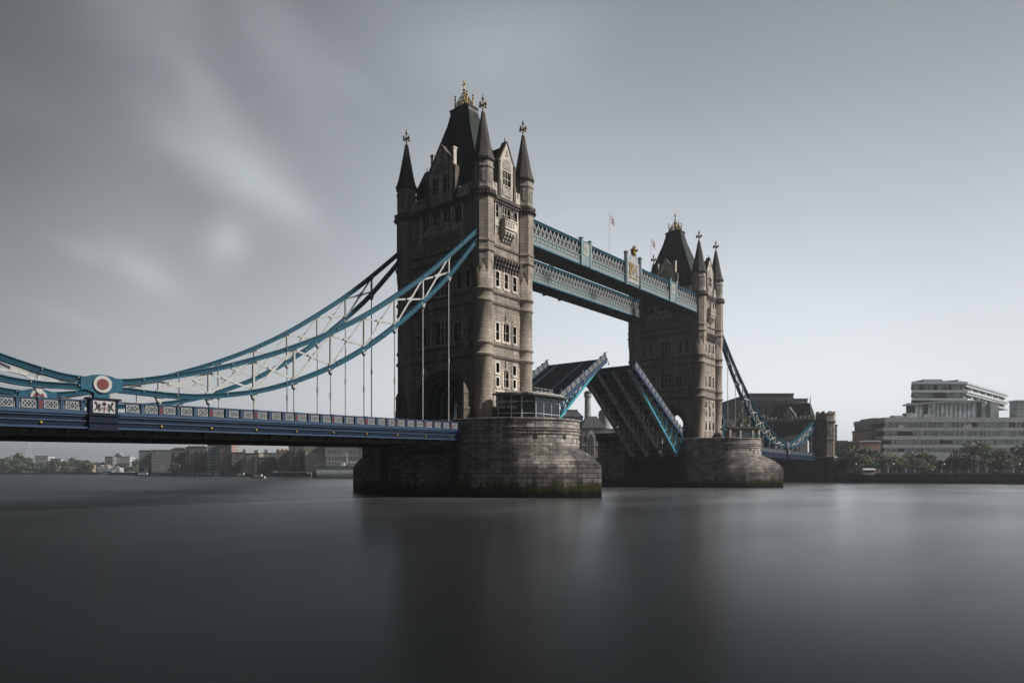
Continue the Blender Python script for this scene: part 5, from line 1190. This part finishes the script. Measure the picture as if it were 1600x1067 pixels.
def riverside_flats():
    D_ = 285; s = D_/F; U = 1384; x, y = W(U, D_); B = empty('concrete_flats', (x, y, 2.9), -YAW); tag(B, 'long concrete riverside flats with banded windows and white upper storeys', 'building')
    X = lambda u: (u-U)*s; H = lambda v: Z(v, D_)-2.9; u1 = 1690
    XD = lambda u, y_: ((u-800)*(D_+y_)-(U-800)*D_)/F
    m = MB(); m.box(0, X(u1), 1.6, 26, 0, H(654)); m.build('core', 'b_slate', B)
    bands = ((652, 659.5), (667.5, 673.2), (680.8, 687), (694, 700), (706, 719.5))
    for v0, v1 in bands: m = MB(); m.box(-.4-(.6 if v0 > 660 else 0), X(u1), 0, 26, H(v1), H(v0)); m.build('floor_band', 'b_conc', B)
    rows = ((659.5, 667.5), (673.2, 680.8), (687, 694), (700, 706))
    for i, (v0, v1) in enumerate(rows):
        u = 1384
        j = 0
        while u < u1-12:
            wv = random.choice((7, 10, 14, 14, 20)); k = random.random(); 
            if k < .10: m = MB(); m.box(X(u), X(u+wv*.6), .2, 1.6, H(v1), H(v0)); m.build('wall_panel', 'b_conc', B); u += wv*.6+.4; continue
            m = MB(); m.box(X(u+.4), X(u+wv-.4), .9, 1.2, H(v1)+.15, H(v0)-.1); g = m.build('window', 'wgl' if k < .88 else 'wg', B)
            if k > .35 and wv > 9: m = MB(); m.box(X(u+wv*.5)-.12, X(u+wv*.5)+.12, .8, .9, H(v1)+.15, H(v0)-.1); m.build('mullion', 'b_slate', g)
            u += wv
    for k in range(22): m = MB(); m.box(X(1388+k*14), X(1389.6+k*14), .3, 1.6, 0, H(719.5)); m.build('column', 'b_conc', B)
    # glazed storey with a sloping parapet
    pts = [(1416, 630), (1470, 624.5), (1540, 623.5)]
    for (a, va), (b_, vb) in zip(pts, pts[1:]):
        n_ = int((b_-a)/6.5)
        for k in range(n_):
            c, d = a+(b_-a)*k/n_, a+(b_-a)*(k+1)/n_; X = lambda q: XD(q, 4); v = va+(vb-va)*(k+.5)/n_
            m = MB(); m.box(X(c)+.05, X(d)-.05, 4.0, 4.2, H(652), H(v+2.5)); m.build('glass_panel', 'wgl' if random.random() < .92 else 'wg', B)
            m = MB(); m.box(X(c)-.07, X(c)+.05, 3.85, 4.05, H(652), H(v)); m.build('glazing_bar', 'b_slate', B)
        m = MB(); m.hexa([(X(a)-.3, 3.6, H(va+2.5)), (X(b_), 3.6, H(vb+2.5)), (X(b_), 6, H(vb+2.5)), (X(a)-.3, 6, H(va+2.5)), (X(a)-.3, 3.6, H(va)), (X(b_), 3.6, H(vb)), (X(b_), 6, H(vb)), (X(a)-.3, 6, H(va))]); m.build('parapet', 'b_grey', B)
    m = MB(); m.prism([(XD(1417, 4), 4.3), (XD(1556, 4), 4.3), (XD(1558, 30), 30), (X(1417)+18, 30)], H(652), H(628)); m.build('upper_core', 'b_grey', B)
    X = lambda q: XD(q, 5)
    for k, (a, b_, v) in enumerate(((1543, 1556, 627), (1440, 1452, 646), (1412, 1426, 644), (1392, 1410, 648))): m = MB(); m.box(X(a), X(b_), 3.2+k*.03, 6, H(652), H(v)); m.build('roof_garden_wall', 'b_conc', B)
    # white overhanging storeys, turned so their long side runs back
    ox, oy = XD(1505, 7), 7.0; A0 = R(43); dirR = (math.cos(A0), math.sin(A0)); wl = ox-XD(1427, 7); lr = 68
    def slabp(e0, v0, v1, name, mat):
        P = [(ox-wl-e0, oy-e0), (ox+e0*.5, oy-e0), (ox+dirR[0]*lr+e0, oy+dirR[1]*lr-e0*.4), (ox+dirR[0]*lr-5, oy+dirR[1]*lr+8), (ox-wl-e0+12, oy+20)]
        m = MB(); m.prism(P, H(v1), H(v0)); return m.build(name, mat, B)
    for v0, v1 in ((593.5, 597), (607, 610.5), (620, 623)): slabp(1.6, v0, v1, 'white_slab', 'b_white')
    for v0, v1 in ((597, 601), (610.5, 613.5)): 
        m = MB(); a = Vector((ox+.4, oy-.9)); b_ = Vector((ox+dirR[0]*lr+.4, oy+dirR[1]*lr-.9)); f = Face(a, dirR, (dirR[1], -dirR[0])); f.box(m, 0, lr, H(v1), H(v0)+.3, -.3, .3); m.build('white_parapet', 'b_white', B)
    slabp(-1.0, 597, 623, 'inner_wall', 'b_grey')
    for r, (v0, v1) in enumerate(((597.5, 606.5), (611, 619.5))):
        for k in range(10 if r == 0 else 3):
            n_ = 10 if r == 0 else 3; a = ox-wl+1.2+k*(wl-1.6)/n_; b_ = a+(wl-1.6)/n_-.35; m = MB(); m.box(a, b_, oy+.75, oy+.95, H(v1), H(v0)); m.build('window', 'wg' if (k % 3 == 1) else 'wgl', B)
        for k in range(4): a = ox-wl+.8+k*(wl-.8)/3; m = MB(); m.box(a-.22, a+.22, oy-.2, oy+.9, H(v1+1), H(v0-1)); m.build('column', 'b_white', B)
        f = Face((ox, oy), dirR, (dirR[1], -dirR[0]))
        for k in range(6): m = MB(); f.box(m, 2.0+k*11, 9.5+k*11, H(v1)+.2, H(v0+3)-.3, -.6, -.3); m.build('window', 'wg', B); 
        for k in range(6): m = MB(); f.box(m, 10+k*11, 11.5+k*11, H(v1), H(v0), -.7, .6); m.build('fin_wall', 'b_white', B)
    for a, b_, v in ((1452, 1482, 588), (1482, 1500, 590.5)): m = MB(); m.box(X(a), X(b_), oy+2, oy+9, H(593.5), H(v)); m.build('roof_box', 'b_grey', B)
    f = Face((ox, oy), dirR, (dirR[1], -dirR[0]))
    for k in range(5): m = MB(); f.box(m, -1+k*13, 7+k*13, H(593.5), H(589.5+(.8 if k else 0)), -7, -1.5); m.build('roof_box', 'b_conc', B)
riverside_flats()
def glass_end():
    D_ = 287; B = far_box(1588, 1640, 627, D_, 'b_grey', 'second glass-topped block cut by the right edge of the photo', rows=2, cols=7, depth=4, base=Z(652, D_)+.02, ww=.86, wh=.8, gm='wgl', roof='b_conc', side=2)
glass_end()

# embankment wall and promenade
def embankment(x0, y0, x1, y1, label):
    d = Vector((x1-x0, y1-y0)); ln = d.length; d.normalize(); f = Face((x0, y0), (d.x, d.y), (d.y, -d.x))
    E_ = empty('embankment_wall', (0, 0, 0)); tag(E_, label, 'wall', 'river embankment walls')
    m = MB(); f.box(m, 0, ln, -1, 3.1, -.8, .12); w_ = m.build('wall', 'bankw', E_); m = MB(); f.box(m, 0, ln, 3.1, 3.45, -.9, .25); m.build('coping', 'b_dark', E_)
    if ln > 100 and x0 < 180 and y1 < 0 or y0 < 0:
        for k in range(7): m = MB(); f.box(m, 8+k*19, 9.6+k*19, -1, 3.9, -.3, .4); m.build('pier', 'bankw', E_)
        m = MB()
        for h in (.5, .95): m.beam(f.p(0, -.4, 3.45+h), f.p(150, -.4, 3.45+h), .06, .06)
        m.build('rail', 'b_conc', E_)
        up = None
        for k in range(60):
            p = f.p(1+k*2.5, -.4, 3.45)
            if up is None: mm = MB(); mm.box(-.05, .05, -.05, .05, 0, 1.0); up = mm.build('baluster', 'b_conc', E_); up.location = p
            else: inst(up, E_, p)
embankment(175.8, -16.1, 175.8, -260, 'grey embankment wall with railings along the right bank')
embankment(175.8, 70, 175.8, 16, 'embankment wall beyond the gatehouse, behind the bridge')

# ------------------------------------------------------------------ trees
for nme, c in (('leaf', (.155, .195, .095)), ('leafd', (.11, .135, .075)), ('leafg', (.20, .24, .13))):
    MT[nme] = plain(nme, c, .7, var=.45, scale=.5)
MT['bark'] = plain('bark', (.06, .05, .04), .9)
def crown_mesh(seed, n_, rough=.22, leaf=.045, mat='leaf'):
    """unit crown: leaf clumps scattered through several overlapping limbs' masses; radius ~1, height ~1.6"""
    rg = random.Random(seed); m = MB(); blobs = []
    for k in range(15):
        a = rg.uniform(0, 2*PI); r = rg.uniform(.2, .84); z = rg.uniform(-.72, .62); r *= (1-max(0, z)*.6); blobs.append((r*math.cos(a), r*math.sin(a), z, rg.uniform(.2, .4)))
    blobs.append((0, 0, .55, .42)); blobs.append((0, 0, 0, .6))
    for i in range(n_):
        bx_, by_, bz_, br = rg.choice(blobs); v = Vector((rg.gauss(0, 1), rg.gauss(0, 1), rg.gauss(0, 1))).normalized()*br*rg.uniform(.6, 1.12)
        c = Vector((bx_, by_, bz_))+v; a = Vector((rg.gauss(0, 1), rg.gauss(0, 1), rg.gauss(0, .6))).normalized(); b_ = a.cross(Vector((rg.gauss(0, 1), rg.gauss(0, 1), rg.gauss(0, 1)))).normalized()
        s1, s2 = leaf*rg.uniform(.6, 1.5), leaf*rg.uniform(.6, 1.5)
        m.quad(c-a*s1, c-b_*s2, c+a*s1, c+b_*s2)
    o = m.build('crown', mat); col.objects.unlink(o); return o
CR = [crown_mesh(1, 3600, mat='leaf'), crown_mesh(2, 3600, mat='leafg'), crown_mesh(3, 3600, mat='leafd')]
CF = [crown_mesh(5, 1100, leaf=.085, mat='leafd'), crown_mesh(6, 1100, leaf=.085, mat='leafd')]
def tree(u, vt, hw, D_, src, label, grp, base=2.9, name='broadleaf_tree', squash=1.0):
    x, y = W(u, D_); h = Z(vt, D_)-base; r = hw*D_/F*(1.38 if grp.startswith('trees along') else 1)
    T_ = empty(name, (x, y, base), random.uniform(0, 6)); tag(T_, label, 'tree', grp)
    ch = h*.86*squash; zc = h-ch*.52
    m = MB(); m.tube((0, 0, 0), (r*.05, 0, h*.45), h*.03, h*.018, 7)
    for k in range(4): a = k*1.6+u; m.tube((r*.05, 0, h*(.25+.05*k)), (r*.5*math.cos(a), r*.5*math.sin(a), h*(.55+.06*k)), h*.014, h*.005, 5)
    m.build('trunk', 'bark', T_)
    c = inst(src, T_, (0, 0, zc), rot=(0, 0, random.uniform(0, 6)), scale=(r*1.08, r*1.08, ch*.55), name='crown')
G1 = 'trees along the right promenade'
for i, (u, vt, hw, D_, c, lb) in enumerate(((1318, 716, 11, 250, 2, 'small dark bush-like tree beside the gatehouse buttress'), (1342, 696, 25, 246, 0, 'broad leafy tree in front of the red brick building'), (1390, 707, 20, 243, 1, 'rounded light green tree behind the white kiosk'),
        (1433, 705, 21, 244, 0, 'green tree before the concrete flats, behind the third of the promenade lamps'), (1462, 718, 14, 247, 2, 'low dark tree between two lamps under the concrete flats'), (1492, 712, 17, 248, 2, 'dark green tree just right of the central promenade lamp'), (1522, 690, 27, 243, 0, 'tallest wide tree in front of the concrete flats'),
        (1563, 702, 17, 238, 2, 'dense round dark tree near the right edge'), (1602, 693, 20, 243, 0, 'leafy tree cut by the right edge of the photo'))):
    tree(u, vt, hw, D_, CR[c], lb, G1)
tree(1157, 641, 15, 268, CR[0], 'green tree rising behind the stone hut and hanger rods', 'trees behind the far pier')
tree(1137, 655, 8, 276, CR[1], 'small light tree left of the taller one behind the far pier', 'trees behind the far pier')
G2 = 'trees on the far left bank'
TP = [(2, 717, 9), (12, 714, 11), (27, 708, 13), (42, 713, 10), (62, 723, 9), (84, 716, 8), (88, 722, 12), (100, 719, 9), (112, 715, 12), (124, 717, 9), (136, 719, 10), (150, 721, 9), (160, 722, 8), (190, 722, 12), (205, 719, 10), (214, 716, 8), (72, 727, 8), (50, 728, 10), (30, 726, 12), (10, 728, 12), (100, 729, 8), (150, 728, 8), (208, 728, 9)]
where = {0: 'at the very left edge', 2: 'and highest of the left clump', 5: 'peeking over the pale blocks', 8: 'behind the ochre riverside building', 13: 'below the stepped white flats', 15: 'touching the grey end block'}
WH2 = ['', 'small distant tree just right of the leftmost one on the far bank', '', 'distant tree on the right shoulder of the highest left clump', 'low distant tree in front of the pale block on the left', '', 'low distant tree at the foot of the white block on the left', 'distant tree left of the ochre building roof', '', 'distant tree over the middle of the ochre building', 'distant tree over the right end of the ochre building',
  'distant tree behind the first white boathouse', 'distant tree between the first boathouse and the small dark block', '', 'distant tree right of the stepped white flats', '', 'distant front-row tree between the small brown shed and the pale block', 'distant front-row tree right of the barges', 'distant front-row tree above the brown barge', 'distant front-row tree above the dark barge at the left edge', 'distant front-row tree left of the ochre building', 'distant front-row tree left of the first white boathouse', 'distant front-row tree right of the second boathouse']
for i, (u, vt, hw) in enumerate(TP):
    tree(u, vt, hw*1.15, 890+(i*37) % 60 - (30 if vt > 725 else 0), CF[i % 2], 'distant dark tree '+where[i] if i in where else WH2[i], G2, squash=1.15)
for i, (u, vt, hw) in enumerate(((272, 722, 8), (366, 722, 9), (318, 729, 6), (225, 729, 7))):
    tree(u, vt, hw, 590 if u > 240 else 640, CF[i % 2], ('small tree before the dark brick flats', 'small tree right of the red brick tower block', 'low tree at the foot of the brown brick flats', 'low tree at the foot of the grey end block')[i], 'trees between the left bank flats')

# ------------------------------------------------------------------ promenade lamps, kiosk, boats
for i, (u, lb) in enumerate(((1337, 'leftmost globe lamp on the right promenade, by the broad leafy tree'), (1395.5, 'globe lamp just right of the white kiosk'), (1475, 'globe lamp in the dark gap under the concrete flats'), (1593, 'rightmost globe lamp near the edge of the photo'))):
    x, y = W(u, 232); P = empty('promenade_lamp', (x, y, 2.9)); tag(P, lb, 'lamp post', 'globe lamps on the promenade'); h = Z(725, 232)-2.9
    m = MB(); m.tube((0, 0, 0), (0, 0, h-.3), .07, .05, 8); m.lathe([(.16, 0), (.16, .5), (.07, .7)], n=8); m.build('post', 'black', P)
    m = MB(); m.lathe([(.04, h-.36), (.26, h-.25), (.36, h), (.26, h+.25), (.04, h+.36)], n=12, smooth=True); m.build('globe', 'lamp', P)
def kiosk():
    x, y = W(1358, 233); P = empty('kiosk', (x, y, 2.9), -YAW); tag(P, 'small white kiosk with a pale roof on the promenade', 'kiosk')
    m = MB(); m.box(-1.9, 1.9, 0, 2.2, 0, 1.5); m.build('wall', 'b_pale', P); m = MB(); m.rings([[(-2.3+a, -.3+a, z), (2.3-a, -.3+a, z), (2.3-a, 2.5-a, z), (-2.3+a, 2.5-a, z)] for a, z in ((0, 1.5), (0, 1.65), (.6, 2.1))]); m.build('roof', 'b_white', P)
    for q in (-1.1, .0, 1.1): m = MB(); m.box(q-.42, q+.42, -.04, .02, .7, 1.35); m.build('window', 'wg', P)
kiosk()
def ship():
    D_ = 385; s = D_/F; x, y = W(484, D_); B = empty('passenger_ship', (x, y, 0), -YAW+R(3)); tag(B, 'moored white double-deck passenger ship left of the nearer pier', 'ship')
    Ln = 40
    def hull(o, y0, y1, z): return [(o[0], 4.5, z), (o[0]+3.5, y0, z), (Ln, y0, z), (Ln+3, 4.5, z), (Ln, y1, z), (o[0]+3.5, y1, z)]
    m = MB(); m.rings([hull((2.2,), 1.4, 7.6, -.6), hull((1.2,), .6, 8.4, .5), hull((.4,), .2, 8.8, 2.0), hull((0,), 0, 9, 3.9)]); m.build('hull', 'b_white', B)
    m = MB(); m.box(1.2, Ln, .3, .55, .1, .8); m.build('boot_stripe', 'b_slate', B)
    m = MB(); m.box(3.0, Ln-.5, .7, 8.3, 3.9, 6.6); m.build('lower_saloon', 'b_white', B)
    m = MB(); m.box(2.0, Ln, .2, 8.8, 6.6, 6.85); m.build('upper_deck', 'b_slate', B)
    m = MB(); m.box(Ln-26+7, Ln-6, 1.5, 7.5, 6.85, 9.2); m.build('wheelhouse', 'b_white', B)
    w0 = None
    for z, n_, y_ in ((2.5, 22, .12), (4.9, 24, .66)):
        for k in range(n_):
            inst(wunit('b_white', 'wg'), B, (4.2+k*1.5, y_, z-.4), scale=(1.0, 1, 1.0), name='window')
    for k in range(8): inst(wunit('b_white', 'wg'), B, (Ln-18.4+k*1.5, 1.46, 7.6), scale=(1.1, 1, 1.1), name='window')
    m = MB()
    for h in (.5, 1.0): m.beam((2.2, .3, 6.85+h), (Ln-19, .3, 6.85+h), .06, .06)
    for k in range(12): m.box(2.2+k*1.6-.04, 2.2+k*1.6+.04, .26, .34, 6.85, 7.85)
    m.build('railing', 'b_white', B)
    xm = (539.5-484)*s; m = MB(); m.tube((xm, 4, 6.8), (xm, 4, Z(706, D_)), .28, .14, 8); m.beam((xm-1.6, 4, 13), (xm+1.6, 4, 13), .12, .12); m.build('mast', 'b_white', B)
    m = MB(); m.box(16.5, 18.4, 2, 5, 6.85, 8.8); m.build('deck_locker', 'b_white', B)
ship()
def boat(u, v, D_, ln, hue, cab, label, grp='small boats moored along the left bank'):
    x, y = W(u, D_); B = empty('moored_boat', (x, y, 0), -YAW+R(random.uniform(-12, 12))); tag(B, label, 'boat', grp); w_ = ln*.13
    def ring(o, q, z): return [(-ln/2+o, 0, z), (-ln/2+o+ln*.16, -q, z), (ln/2-.2, -q, z), (ln/2, 0, z), (ln/2-.2, q, z), (-ln/2+o+ln*.16, q, z)]
    m = MB(); m.rings([ring(.9, w_*.6, -.3), ring(.5, w_*.9, .3), ring(0, w_, 1.25)]); m.build('hull', hue, B)
    m = MB(); m.box(-ln*.18, ln*.3, -w_*.7, w_*.7, 1.25, 1.25+cab); m.build('cabin', 'b_white' if hue != 'b_white' else 'b_pale', B)
    m = MB(); m.box(-ln*.16, ln*.28, -w_*.72, -w_*.69, 1.25+cab*.4, 1.25+cab*.8); m.build('window', 'wg', B)
boat(402, 747, 395, 9, 'b_tan', 1.1, 'lone tan boat lying out on open water before the warehouses', 'boats on the open river')
for i, (u, ln, hue, cab, lb) in enumerate(((12, 26, 'b_slate', 1.6, 'dark barge moored at the left edge'), (40, 30, 'b_brown', 1.4, 'brown barge right of the dark one'), (57, 18, 'b_slate', 2.4, 'short dark barge with tall cabin'), (168, 22, 'b_white', 3.0, 'white boat below the boathouses'), (182, 24, 'b_slate', 2.2, 'long dark boat below the boathouses'), (201, 18, 'b_white', 2.0, 'white boat left of the grey end block'),
        (222, 15, 'b_slate', 1.6, 'dark boat under the grey end block'), (243, 14, 'b_white', 1.8, 'white boat under the striped flats'), (262, 14, 'b_slate', 1.5, 'dark boat right of the white one under the flats'), (283, 15, 'b_dark', 2.0, 'dark boat before the dark brick flats'), (303, 13, 'b_white', 1.8, 'white boat before the brown brick flats'), (322, 13, 'b_slate', 1.6, 'dark boat left of the red brick tower foot'),
        (341, 12, 'b_white', 1.8, 'white boat at the foot of the red brick tower'), (357, 12, 'b_slate', 1.4, 'dark boat right of the white one by the tower foot'), (375, 11, 'b_white', 1.3, 'small white boat left of the jetty'), (388, 10, 'b_slate', 1.3, 'small dark boat touching the jetty'))):
    dd = 960 if u < 70 else (820 if u < 215 else 655-(u-215)*.42); boat(u, 740, dd-25, ln*(1 if u > 70 else .8), hue, cab, lb)
def jetty():
    a, b_ = Vector(W(404, 565)), Vector(W(486, 440)); J = empty('timber_jetty'); tag(J, 'dark timber jetty on piles between the warehouses and the white ship', 'jetty')
    m = MB(); m.beam((*a, 3.0), (*b_, 3.0), 5, .7); m.build('deck', 'b_dark', J); n_ = 26
    for k in range(n_+1): p = a+(b_-a)*k/n_; m = MB(); m.tube((p.x, p.y, -1), (p.x, p.y, 3.6), .35, n=6); m.build('pile', 'b_dark', J)
    m = MB(); m.beam((*a, 4.3), (*b_, 4.3), .12, .12); m.beam((*a, 1.4), (*b_, 1.4), .4, .3); m.build('rail', 'b_conc', J)
    m = MB(); m.beam((*W(397, 590), 5.5), (*W(432, 520), 3.6), 2.2, .5); m.build('gangway', 'b_pale', J)
jetty()
def pylon():
    x, y = W(45, 1180); P = empty('lattice_mast', (x, y, 2.9)); tag(P, 'faint tall lattice mast above the trees under the left of the deck', 'mast'); h = 72
    m = MB()
    for sx, sy in ((-1, -1), (1, -1), (1, 1), (-1, 1)): m.beam((sx*4.5, sy*4.5, 0), (sx*.8, sy*.8, h), .5, .5)
    m.build('leg', 'b_pale', P); m = MB()
    for k in range(12): z = k*h/12; q = 4.5-3.7*k/12; q2 = 4.5-3.7*(k+1)/12; z2 = (k+1)*h/12; m.beam((-q, -q, z), (q2, -q2, z2), .2, .2); m.beam((q, -q, z), (-q2, -q2, z2), .2, .2)
    m.build('bracing', 'b_pale', P)
pylon()

# ------------------------------------------------------------------ river haze
mh = bpy.data.materials.new('haze'); mh.use_nodes = True; nt = mh.node_tree; nt.nodes.clear()
pv = N('ShaderNodeVolumePrincipled'); pv.inputs['Color'].default_value = (.90, .94, 1.0, 1); pv.inputs['Density'].default_value = .00034; pv.inputs['Anisotropy'].default_value = 0.62
o_ = N('ShaderNodeOutputMaterial'); Lk(pv.outputs[0], o_.inputs['Volume']); MT['haze'] = mh
hz = MB().box(-2700, 3000, -2700, 3000, -2.5, 82).build('haze', 'haze'); tag(hz, None, None, kind='stuff')
